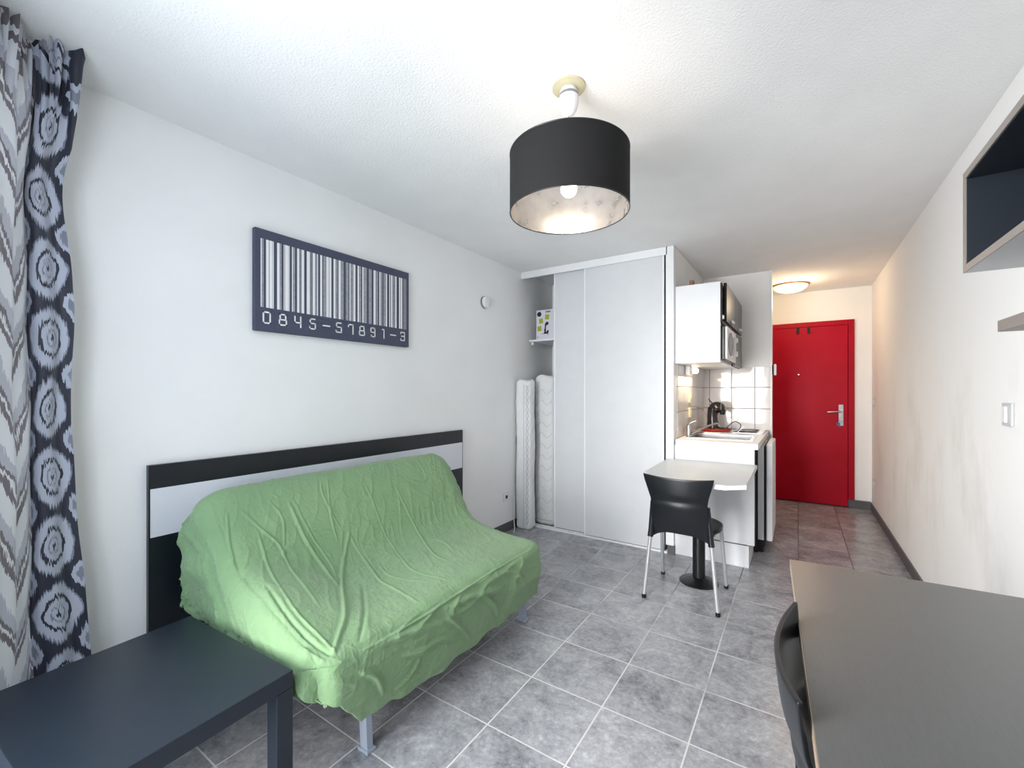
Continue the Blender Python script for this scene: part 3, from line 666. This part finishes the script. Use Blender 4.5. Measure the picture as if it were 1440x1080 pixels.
def sofa_leg(x, y, lean):
    bm = bmesh.new(); X_, Y_ = x+1.65, y-1.47
    for s_ in (0,):
        p0 = Vector((X_, Y_, .012)); p1 = Vector((X_-.012, Y_-.006*lean, .30))
        w_, d_ = .020, .013
        a = [bm.verts.new(p0+Vector((dx, dy, 0))) for dx, dy in ((-w_,-d_),(w_,-d_),(w_,d_),(-w_,d_))]
        b3 = [bm.verts.new(p1+Vector((dx, dy, 0))) for dx, dy in ((-w_,-d_),(w_,-d_),(w_,d_),(-w_,d_))]
        bm.faces.new(a); bm.faces.new(b3)
        for i in range(4): bm.faces.new((a[i], a[(i+1)%4], b3[(i+1)%4], b3[i]))
    l = link('leg', bm, 'sofaleg', sofa, bevel=.002)
    link('foot', box(X_-.028, X_+.028, Y_-.020, Y_+.020, 0, .014), 'sofaleg', l, bevel=.004)
for x, y in ((-1.30,1.012), (-1.30,2.072), (-2.0,1.012), (-2.0,2.072)): sofa_leg(x, y, 1)
link('caster', lathe(bmesh.new(), [(.03,-.012),(.032,-.006),(.032,.006),(.03,.012)], (-1.37+1.65, 2.04-1.47, .105), n=28, axis='Y'), 'black', sofa, smooth=True)

# ------------------------------------------------------------------ coffee table
a = math.radians(3.4)
ct = thing('coffee_table', 'low square black coffee table between the curtain and the green sofa', 'table', (-1.575, .445, 0), a)
link('table_top', box(-.315, .315, -.262, .262, .40, .45), 'blackwood', ct, bevel=.0015)
for sx in (-1, 1):
    for sy in (-1, 1):
        X0, Y0 = sx*.29, sy*.237
        link('leg', box(X0-.025, X0+.025, Y0-.025, Y0+.025, 0, .3995), 'blackwood', ct, bevel=.0015)
# ------------------------------------------------------------------ desk at the right
dk = thing('dining_table', 'large dark rectangular table along the right wall with a pale edge', 'table', (.33, 1.1, 0), math.radians(3))
link('table_top', box(-.322, .300, -.62, .582, .722, .7495), 'desk', dk, bevel=.001)
link('edge_band', boxes((-.3235,-.322,-.62,.583,.722,.7492), (-.322,.300,.582,.5835,.722,.7492)), 'deskedge', dk)
for sx in (-.285, .245):
    for sy in (-.58, .545):
        link('leg', box(sx-.025, sx+.025, sy-.025, sy+.025, 0, .722), 'black', dk, bevel=.002)

# ------------------------------------------------------------------ chairs
def make_chair():
    r = empty('cafe_chair')
    # seat: rounded squarish pan
    bm = bmesh.new(); rings = []
    for k_, (s_, z) in enumerate(((.0,.452),(.5,.450),(.82,.452),(.95,.456),(1.0,.450),(1.0,.438),(.93,.428),(.5,.430),(.0,.430))):
        ring = []
        for i in range(48):
            t = 2*PI*i/48; c_, s2 = math.cos(t), math.sin(t); q = (abs(c_)**2.6+abs(s2)**2.6)**(-1/2.6)
            ring.append((.205*max(s_, .001)*q*c_, .015+.205*max(s_, .001)*q*s2, z))
        rings.append(ring)
    V = [[bm.verts.new(p) for p in g] for g in rings]
    for A, B in zip(V, V[1:]):
        for i in range(48): bm.faces.new((A[i], A[(i+1)%48], B[(i+1)%48], B[i]))
    bm.faces.new(V[0]); bm.faces.new(V[-1])
    link('seat', bm, 'chairblack', r, smooth=True, angle=60)
    # backrest shell
    zs = np.linspace(0, 1, 31); P = []
    for t in zs:
        z = .435+.355*t
        hw = np.interp(t, [0, .12, .35, .58, .72, .86, .95, 1], [.172, .168, .163, .160, .172, .188, .197, .200])
        yb = -.200-.085*t-.022*math.sin(PI*t*.9)
        row = []
        for q in np.linspace(-1, 1, 33):
            x = hw*q
            zz = z-(.055*(abs(q)**3))*(1-t)**2+ (-.010*(1-q*q))*t
            yy = yb+.036*q*q
            # horizontal crease where the upper part flares
            yy += .010*math.exp(-((t-.60)/.06)**2)*(1-q*q*.3)
            row.append((x, yy, zz))
        P.append(row)
    bm = grid(bmesh.new(), P)
    o = link('backrest', bm, 'chairblack', r, smooth=True, angle=80)
    s_ = o.modifiers.new('thickness', 'SOLIDIFY'); s_.thickness = .009; s_.offset = 0
    b_ = o.modifiers.new('bevel', 'BEVEL'); b_.width = .0025; b_.segments = 2; b_.limit_method = 'ANGLE'; b_.angle_limit = math.radians(50)
    for sx in (-1, 1):
        top = Vector((sx*.158, -.205, .615)); knee = Vector((sx*.172, -.190, .43)); foot = Vector((sx*.212, -.205, .012))
        lg = link('leg', tube(bmesh.new(), [foot, knee.lerp(foot, .5), knee, top], .0115, 16), 'legmetal', r, smooth=True)
        link('foot_cap', tube(bmesh.new(), [foot+Vector((0,0,-.012)), foot+Vector((0,0,.012))], .0135, 16), 'black', lg, smooth=True)
        link('sleeve', tube(bmesh.new(), [knee.lerp(foot, .10), knee, top], [.018,.016,.013], 16), 'chairblack', lg, smooth=True)
        f1 = Vector((sx*.202, .215, .012)); f0 = Vector((sx*.185, .10, .436))
        lg = link('leg', tube(bmesh.new(), smooth_path([f1, f1.lerp(f0, .55), f0+Vector((0,.012,-.03)), f0+Vector((0,-.03,-.005))], 6), .0115, 16), 'legmetal', r, smooth=True)
        link('foot_cap', tube(bmesh.new(), [f1+Vector((0,0,-.012)), f1+Vector((0,0,.012))], .0135, 16), 'black', lg, smooth=True)
    link('under_frame', boxes((-.18,.18,-.12,-.10,.420,.434), (-.18,.18,.07,.09,.420,.434), (-.18,-.165,-.19,.09,.420,.434), (.165,.18,-.19,.09,.420,.434)), 'legmetal', r)
    return r
def copy_tree(o, parent=None):
    c_ = o.copy(); COL.objects.link(c_); c_.parent = parent
    for ch in list(o.children): copy_tree(ch, c_)
    return c_
ch1 = make_chair(); ch1.location = (-.598, 2.928, 0)
ch2 = copy_tree(ch1); ch2.location = (.254, 1.045, 0); ch2.rotation_euler = (0, 0, -PI/2+.02)
tag(ch1, 'black plastic chair with silver legs at the small white table', 'chair', 'black chairs with silver legs')
tag(ch2, 'black chair tucked under the large dark table, backrest seen edge on', 'chair', 'black chairs with silver legs')

# ------------------------------------------------------------------ small white table with pillar
t = thing('pedestal_table', 'small white table with cut corners on a black pillar before the kitchenette', 'table', (-.565, 3.15, 0))
poly = [(-.870,3.552),(-.250,3.584),(-.247,2.790),(-.345,2.706),(-.755,2.715),(-.858,2.905)]
link('table_top', prism(bmesh.new(), [(p-(-.565), q-3.15) for p, q in poly], .732, .760), 'tabletop', t, bevel=.002)
link('top_edge', prism(bmesh.new(), [((p+.565)*1.003, (q-3.15)*1.003 if q < 3.5 else q-3.151) for p, q in poly], .7335, .7575), 'white', t)
link('column', lathe(bmesh.new(), [(.040,.02),(.040,.72)], n=40), 'black', t, smooth=True)
link('base', lathe(bmesh.new(), [(.124,0),(.124,.004),(.110,.014),(.062,.030),(.045,.036)], n=56), 'black', t, smooth=True)
link('top_flange', lathe(bmesh.new(), [(.07,.722),(.07,.7315)], n=40), 'black', t)

# ------------------------------------------------------------------ kitchenette
kc = thing('base_cabinet', 'white kitchenette base unit with open dark front under the worktop', 'cabinet', (-.55, 3.6, 0))
def kb(*a): return tuple(v-o2 for v, o2 in zip(a, (-.55,-.55,3.6,3.6,0,0)))
link('side_panel', box(*kb(-.822,-.267,3.588,3.606,.168,.868)), 'white', kc, bevel=.001)
link('plinth', boxes(kb(-.822,-.303,3.588,3.604,0,.160), kb(-.319,-.303,3.604,3.98,0,.160)), 'white', kc, bevel=.001)
link('interior_back_shade', box(*kb(-.822,-.812,3.606,4.81,0,.868)), 'dark_gap', kc)  # black back, inner panels and edge strip paint the dark open interior
link('interior_side_shade', boxes(kb(-.812,-.30,3.607,3.612,.165,.86), kb(-.81,-.272,3.975,3.985,.005,.86)), 'dark_gap', kc)
link('interior_edge_shade', box(*kb(-.270,-.262,3.606,3.64,.16,.868)), 'dark_gap', kc)
fr_ = thing('mini_fridge', 'white under counter fridge facing the hallway beneath the worktop', 'fridge', (-.5, 4.3, 0))
def fb(*a): return tuple(v-o2 for v, o2 in zip(a, (-.5,-.5,4.3,4.3,0,0)))
link('fridge_body', box(*fb(-.79,-.232,3.998,4.56,.10,.85)), 'white', fr_, bevel=.004)
link('gasket', box(*fb(-.232,-.215,4.002,4.555,.105,.85)), 'dark_gap', fr_)
dr = link('door', box(*fb(-.215,-.172,3.995,4.56,.10,.872)), 'white', fr_, bevel=.008, )
link('base_feet', boxes(fb(-.76,-.235,4.01,4.55,0,.10)), 'dark_gap', fr_)
wt = thing('worktop', 'white kitchenette worktop with an inset steel sink', 'worktop', (-.53, 4.2, .87))
def wb(*a): return tuple(v-o2 for v, o2 in zip(a, (-.53,-.53,4.2,4.2,.87,.87)))
link('worktop_slab', boxes(wb(-.813,-.243,3.57,3.80,.87,.912), wb(-.813,-.243,4.16,4.82,.87,.912), wb(-.813,-.762,3.80,4.16,.87,.912), wb(-.312,-.243,3.80,4.16,.87,.912)), 'white', wt, bevel=.001)
bm = boxes(wb(-.790,-.29,3.775,3.80,.912,.9155), wb(-.790,-.29,4.16,4.36,.912,.9155), wb(-.790,-.755,3.80,4.16,.912,.9155), wb(-.318,-.29,3.80,4.16,.912,.9155))
for y_ in (4.19, 4.22, 4.25, 4.28, 4.31): bx(bm, *wb(-.72,-.36,y_,y_+.008,.9155,.918))
link('sink_rim', bm, 'steel', wt, bevel=.001)
bm = boxes(wb(-.758,-.315,3.798,3.802,.78,.914), wb(-.758,-.315,4.158,4.162,.78,.914), wb(-.762,-.758,3.798,4.162,.78,.914), wb(-.315,-.311,3.798,4.162,.78,.914), wb(-.762,-.311,3.798,4.162,.776,.78))
link('basin', bm, 'steel', wt)
tp = thing('sink_tap', 'chrome mixer tap with a long spout over the sink', 'tap', (-.772, 3.87, .9155))
link('tap_body', lathe(bmesh.new(), [(.026,0),(.024,.01),(.020,.014),(.020,.085),(.018,.092)], n=28), 'steel', tp, smooth=True)
link('spout', tube(bmesh.new(), smooth_path([(.015,.01,.030),(.06,.08,.05),(.13,.19,.082),(.165,.24,.094),(.185,.27,.094),(.192,.285,.080)]), [.010]*31, 14), 'steel', tp, smooth=True)
link('lever', tube(bmesh.new(), [(0,0,.09),(.006,.0,.103),(.05,.03,.125)], [.016,.012,.006], 12), 'steel', tp, smooth=True)
hp = thing('hotplate', 'flat metal hotplate set into the back of the worktop', 'hotplate', (-.385, 4.60, .9125))
link('hob_plate', box(-.125,.125,-.20,.20,0,.010), 'steel', hp, bevel=.003)
for y_ in (-.095, .095): link('burner', lathe(bmesh.new(), [(.075,.010),(.075,.016),(.068,.019),(.02,.019)], (.0,y_,0), n=36), 'black', hp, smooth=True)
ry = tag(link('red_tray', lathe(bmesh.new(), [(.118,0),(.134,.006),(.143,.030),(.139,.030),(.130,.010),(.001,.008)], (-.668,4.53,.9125), n=48, cap1=False), 'red', smooth=True), 'round red tray under the coffee machine on the worktop', 'tray')
cm = thing('coffee_machine', 'dark rounded capsule coffee machine standing on the red tray', 'coffee machine', (-.665, 4.53, .922), .0)
cm.scale = (1,1,1)
bm = bmesh.new()
rows = [(.056,.0,0,.0),(.056,.0,.03,0),(.048,-.004,.08,0),(.046,-.006,.13,0),(.050,0,.17,0),(.052,.006,.20,0)]
tube(bm, [(-.02+dx, 0, z+.012) for r_, dx, z, _ in rows], [r_ for r_, *_ in rows], 28)
link('machine_body', bm, 'coffee', cm, smooth=True)
bm = bmesh.new(); bmesh.ops.create_uvsphere(bm, u_segments=28, v_segments=18, radius=.062, matrix=Matrix.Translation((.015,0,.218)) @ Matrix.Diagonal((1.12,.95,.88,1)))
link('machine_head', bm, 'coffee', cm, smooth=True)
link('nozzle', lathe(bmesh.new(), [(.020,.15),(.026,.175),(.026,.20)], (.062,0,0), n=24), 'black', cm, smooth=True)
link('head_band', tube(bmesh.new(), [(.055+.0*a_, .050*math.cos(a_), .212+.050*math.sin(a_)) for a_ in np.linspace(-.3, PI+.3, 20)], .005, 8), 'alu', cm, smooth=True)
link('lever', tube(bmesh.new(), [(-.03,0,.262),(-.052,0,.285),(-.058,0,.300)], [.006,.005,.006], 10), 'black', cm, smooth=True)
link('drip_tray', lathe(bmesh.new(), [(.050,0),(.055,.008),(.055,.022),(.048,.026)], (.062,0,0), n=32), 'black', cm, smooth=True)
link('base', box(-.07,.06,-.05,.05,0,.02), 'black', cm, bevel=.006)
cb = tag(link('appliance_cable', tube(bmesh.new(), smooth_path([(-.72,4.60,.945),(-.76,4.70,1.02),(-.785,4.60,1.10),(-.80,4.30,1.16),(-.806,4.14,1.17)]), .003, 8), 'cream', smooth=True), 'thin pale cable rising behind the coffee machine to the tiled wall', 'cable')
cb2 = tag(link('black_cable', tube(bmesh.new(), smooth_path([(-.575,4.60,.945),(-.52,4.66,1.0),(-.47,4.62,.99),(-.45,4.55,.965),(-.47,4.47,.930),(-.50,4.42,.922)]), .004, 8), 'black_print', smooth=True), 'looped black cable beside the coffee machine', 'cable')
for i, z in enumerate((1.235, 1.105)):
    s = thing('tile_socket', 'ivory socket on the tiled side wall above the sink, %s of the two' % ('upper' if i == 0 else 'lower'), 'socket', (-.8148, 4.10, z), 0, 'sockets above the sink')
    link('socket_plate', box(0, .014, -.035, .035, -.045, .045), 'ivory', s, bevel=.004)
    link('socket_well', lathe(bmesh.new(), [(.018,.0135),(.018,.017)], n=20, axis='X'), 'ivory', s)
for x, z, l in ((-.464,1.408,'left'), (-.317,1.420,'right')):
    o = thing('tile_hook', 'small chrome hook stuck on the back wall tiles, %s of the two' % l, 'hook', (x, 4.8215, z), 0, 'hooks on the kitchen tiles')
    link('hook_disc', lathe(bmesh.new(), [(.016,-.006),(.018,0)], n=24, axis='Y'), 'steel', o, smooth=True)
    link('hook_arm', tube(bmesh.new(), smooth_path([(0,-.005,.004),(0,-.020,-.004),(0,-.024,-.018),(0,-.018,-.024)]), .003, 8), 'steel', o, smooth=True)

# wall cabinet
wc = thing('wall_cabinet', 'white wall cabinet with grey doors hanging above the sink', 'cabinet', (-.65, 3.6, 1.515))
def cb_(*a): return tuple(v-o2 for v, o2 in zip(a, (-.65,-.65,3.6,3.6,1.515,1.515)))
link('carcass', boxes(cb_(-.822,-.494,3.60,3.618,1.515,2.127), cb_(-.822,-.494,4.78,4.798,1.515,2.127), cb_(-.822,-.494,3.618,4.78,2.109,2.127),
     cb_(-.822,-.494,3.618,4.78,1.515,1.533), cb_(-.822,-.494,3.618,4.78,1.835,1.851), cb_(-.822,-.494,4.24,4.256,1.533,1.835), cb_(-.822,-.815,3.618,4.78,1.533,2.109)), 'white', wc, bevel=.0008)
link('opening_shade', box(*cb_(-.494,-.486,3.604,3.66,1.815,2.118)), 'dark_gap', wc); link('opening_shade', box(*cb_(-.494,-.486,4.235,4.795,1.515,1.82)), 'dark_gap', wc)  # black sheets paint the darkness of the cabinet's open interior
for y0_, y1_, z0_, z1_ in ((3.722, 4.24, 1.838, 2.135), (4.246, 4.795, 1.838, 2.135), (4.246, 4.795, 1.518, 1.815)):
    dd = link('cabinet_door', boxes(cb_(-.484, -.466, y0_, y1_, z0_, z1_)), 'greydoor', wc, bevel=.001)
    if z0_ > 1.6:
        link('handle', boxes(cb_(-.466,-.440,y0_+.22,y0_+.30,z0_+.012,z0_+.034)), 'whiteplastic', dd, bevel=.008)
link('door_edging', box(*cb_(-.486,-.465,3.712,3.722,1.838,2.135)), 'dark_gap', wc)
link('hinge', boxes(cb_(-.492,-.474,3.63,3.66,1.845,1.875)), 'whiteplastic', wc, bevel=.005)
mw = thing('microwave', 'white microwave oven with two knobs inside the wall cabinet', 'microwave', (-.62, 3.93, 1.534))
link('microwave_body', box(-.17, .150, -.275, .275, 0, .262), 'black', mw, bevel=.006)
md = link('microwave_door', box(.150, .168, -.275, .11, .006, .258), 'whiteplastic', mw, bevel=.010)
bm = bmesh.new()
lathe(bm, [(.095,.1675),(.092,.172),(.080,.1722)], (0,-.09,.135), n=40, axis='X')
for v in bm.verts: v.co.y = -.09+(v.co.y+.09)*1.45
link('door_window', bm, 'grille', md, smooth=True)
link('control_panel', box(.150, .166, .115, .275, .006, .258), 'whiteplastic', mw, bevel=.004)
for z in (.19, .075): link('knob', lathe(bmesh.new(), [(.024,.166),(.022,.186),(.018,.190)], (0,.195,z), n=28, axis='X'), 'whiteplastic', mw, smooth=True)
link('handle', box(.168,.188,.07,.088,.05,.21), 'whiteplastic', md, bevel=.004)
ul = thing('counter_lamp', 'glowing white lamp under the wall cabinet beside the closet', 'lamp', (-.80, 4.07, 1.50))
link('lamp_housing', box(-.013, .030, -.16, -.06, -.062, .0135), 'whiteplastic', ul, bevel=.008, )
link('diffuser', lathe(bmesh.new(), [(.024,-.058),(.028,-.03),(.028,.15),(.022,.17)], (.016,0,-.020), n=24, axis='Y'), 'tube', ul, smooth=True)
tag(link('brown_block', box(-.745,-.715,3.74,3.80,2.128,2.20), 'brown', bevel=.002), 'small brown piece lying on top of the wall cabinet', 'block')
it = thing('intercom', 'small white box on the wall end beside the kitchen tiles', 'intercom', (-.211, 4.865, 1.50))
link('intercom_back', box(0, .012, -.030, .030, -.045, .045), 'dark_gap', it)
link('intercom_cover', box(.012, .034, -.034, .034, -.055, .055), 'whiteplastic', it, bevel=.012, )

# ------------------------------------------------------------------ right wall furniture
sc_ = thing('wall_shelf_box', 'open dark box cabinet hung high on the right wall', 'cabinet', (.38, 1.0, 1.622))
def rb(*a): return tuple(v-o2 for v, o2 in zip(a, (.38,.38,1.0,1.0,1.622,1.622)))
X0, X1, Ya, Yb, Z0, Z1 = .382, .664, .66, 1.700, 1.622, 1.898
T = .019
link('box_inside', boxes(rb(X0+.003,X1-.012,Ya+.002,Yb-.002,Z1-T-.002,Z1-.003), rb(X0+.003,X1-.012,Yb-T,Yb-.002,Z0+T,Z1-T), rb(X0+.003,X1-.012,Ya+.002,Ya+T,Z0+T,Z1-T), rb(X1-.014,X1-.010,Ya+T,Yb-T,Z0+T,Z1-T), rb(X0+.003,X1-.012,Ya+T,Yb-T,Z0+T-.002,Z0+T)), 'cabdark', sc_)
link('front_edging', boxes(rb(X0,X0+.003,Ya,Yb,Z1-T,Z1), rb(X0,X0+.003,Ya,Yb,Z0,Z0+T), rb(X0,X0+.003,Yb-T,Yb,Z0+T,Z1-T), rb(X0,X0+.003,Ya,Ya+T,Z0+T,Z1-T)), 'cabframe', sc_)
link('outer_shell', boxes(rb(X0+.003,X1,Ya,Yb,Z0,Z0+.003), rb(X0+.003,X1,Ya,Yb,Z1-.003,Z1), rb(X0+.003,X1,Yb-.002,Yb,Z0+.003,Z1-.003), rb(X0+.003,X1,Ya,Ya+.002,Z0+.003,Z1-.003)), 'cabunder', sc_)
tag(link('wall_shelf', box(.418, .665, .66, 1.585, 1.443, 1.471), 'shelfgrey', bevel=.001), 'thin grey brown shelf on the right wall under the box cabinet', 'shelf')
def wswitch(y, z, name, lab, cat, w_=.04, h_=.043):
    s = thing(name, lab, cat, (XR, y, z)); link('shade_plate', box(-.009, -.0005, -w_, w_, -h_, h_), 'cabunder', s, bevel=.003); return s  # grey plate paints a soft shadow outline round the white fitting
s = wswitch(2.405, 1.205, 'light_switch', 'double white light switch on the right wall before the shelf', 'switch', .046, .044)
link('rocker', box(-.018, -.009, -.018, .022, -.032, .032), 'whiteplastic', s, bevel=.004)
s = wswitch(5.89, 1.18, 'light_switch', 'white light switch on the right wall near the red door', 'switch'); link('rocker', box(-.013,-.009,-.02,.02,-.025,.025), 'whiteplastic', s, bevel=.002)
s = wswitch(5.89, .325, 'wall_socket', 'white socket low on the right wall near the red door', 'socket'); link('socket_well', lathe(bmesh.new(), [(.018,-.0115),(.018,-.009)], n=20, axis='X'), 'ivory', s)

# ------------------------------------------------------------------ ceiling lamps
pl = thing('pendant_lamp', 'black drum shade pendant lamp with a lit bulb under the ceiling', 'lamp', (-.728, 1.49, 0))
link('ceiling_rose', lathe(bmesh.new(), [(.063,H-.0005),(.063,H-.006),(.050,H-.010),(.030,H-.012)], n=40), 'cream', pl, smooth=True)
so_ = link('socket_cover', lathe(bmesh.new(), [(.030,H-.012),(.036,H-.028),(.036,H-.065),(.030,H-.090),(.018,H-.107),(.006,H-.112)], n=36), 'whiteplastic', pl, smooth=True)
link('cover_slot', lathe(bmesh.new(), [(.0363,H-.030),(.0363,H-.040)], n=36, cap0=False, cap1=False), 'alu', so_)
link('cord', tube(bmesh.new(), [(0,0,H-.11),(0,0,2.13)], .003, 8), 'steel', pl)
R = .2245; zt, zb = 2.192, 1.972
shd = link('lamp_shade', lathe(bmesh.new(), [(R,zb),(R,zt)], n=96, cap0=False, cap1=False), 'shadeout', pl, smooth=True)
link('shade_lining', lathe(bmesh.new(), [(R-.0025,zb+.001),(R-.0025,zt-.001)], n=96, cap0=False, cap1=False), 'shadein', shd, smooth=True)
for z in (zb, zt):
    bm = bmesh.new(); tube(bm, [((R-.001)*math.cos(a_), (R-.001)*math.sin(a_), z) for a_ in np.linspace(0, 2*PI, 97)], .0022, 6)
    link('shade_rim', bm, 'black', shd)
bm = bmesh.new()
for a_ in (0.3, 0.3+2*PI/3, .3+4*PI/3): tube(bm, [(.02*math.cos(a_), .02*math.sin(a_), zt-.02), ((R-.003)*math.cos(a_), (R-.003)*math.sin(a_), zt-.004)], .0016, 6)
link('spider', bm, 'steel', shd)
link('bulb_holder', lathe(bmesh.new(), [(.014,2.20),(.020,2.19),(.020,2.125),(.017,2.115)], n=28), 'whiteplastic', pl, smooth=True)
bm = bmesh.new(); bmesh.ops.create_uvsphere(bm, u_segments=28, v_segments=16, radius=.031, matrix=Matrix.Translation((0,0,2.062)))
lathe(bm, [(.025,2.08),(.015,2.116)], n=24, cap0=False, cap1=False)
bo = link('bulb', bm, 'bulb', pl, smooth=True); bo.visible_shadow = True

hl = thing('hall_ceiling_lamp', 'glowing glass dome lamp on the hallway ceiling by the red door', 'lamp', (-.075, 5.60, 0))
link('lamp_base', lathe(bmesh.new(), [(.175,H-.0005),(.178,H-.010),(.170,H-.016)], n=48), 'brown', hl, smooth=True)
link('glass_dome', lathe(bmesh.new(), [(.165,H-.014),(.150,H-.040),(.120,H-.062),(.075,H-.078),(.03,H-.085),(.001,H-.086)], n=48, cap1=False), 'dome', hl, smooth=True)

# ------------------------------------------------------------------ curtain
cu = thing('ikat_curtain', 'floor length patterned navy and silver curtain beside the window', 'curtain', (-2.0, .3, 0))
base = [(-2.125,.478),(-2.138,.44),(-2.11,.40),(-2.115,.355),(-2.138,.328),(-2.09,.305),(-2.05,.272),(-2.01,.262),(-1.975,.228),(-1.93,.205),(-1.90,.165),(-1.865,.175),(-1.83,.125),(-1.79,.140),(-1.75,.08),(-1.70,.09),(-1.66,.04)]
def cpath(scale_fold, pull):
    P = smooth_path([Vector((x, y, 0)) for x, y in base], 10)
    return P
P0 = cpath(1, 0); nP = len(P0)
cum = [0]
for i in range(1, nP): cum.append(cum[-1]+(P0[i]-P0[i-1]).length)
NZ = 90; rows, uvr = [], []
zt_ = H-.022
hdr = 14
for i, p in enumerate(P0):
    row, ur = [], []
    tt = i/(nP-1)
    for j in range(NZ+1):
        z = .012+(zt_-.012)*j/NZ
        f = z/zt_
        # waist below the pleated header, flare at the floor
        y = p.y; x = p.x
        e = math.exp(-(tt/.22)**2)
        y += e*(-.052*math.exp(-((z-2.02)/.22)**2) - .030*max(0, min(1, (z-.9)/1.1)) + .015*(1-f) + float(np.interp(z, [0,.33,.55,1.17,1.66,2.0,2.14,2.4], [-.02,-.03,-.045,-.068,-.05,-.01,0,-.035])))
        x += e*(.09*max(0, (z-2.0)/.4)**1.2)
        amp = .010*math.sin(z*5+tt*9)+.006*math.sin(z*13+tt*17)
        nrm = Vector((.55, .8, 0))
        x += nrm.x*amp*.5; y += nrm.y*amp*.5
        if z > 2.16:   # pinch pleats of the heading
            g = (z-2.16)/(zt_-2.16)
            x += g*.016*math.sin(i*1.25); y += g*.016*math.cos(i*1.05)
        zz = z+(.018*math.sin(i*.9)+.012*math.sin(i*2.1) if j == NZ else 0)*1.0
        row.append((x+2.0, y-.3, zz)); ur.append((cum[i], z))
    rows.append(row); uvr.append(ur)
bm = grid(bmesh.new(), rows, uvr)
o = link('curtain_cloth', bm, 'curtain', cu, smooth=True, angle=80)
tag(link('curtain_rail', tube(bmesh.new(), [(-1.88,.10,H-.007),(-1.6,.0,H-.007),(.45,-.02,H-.007)], .006, 8), 'trimw', smooth=True), 'thin white curtain rail along the ceiling at the window', 'curtain rail')
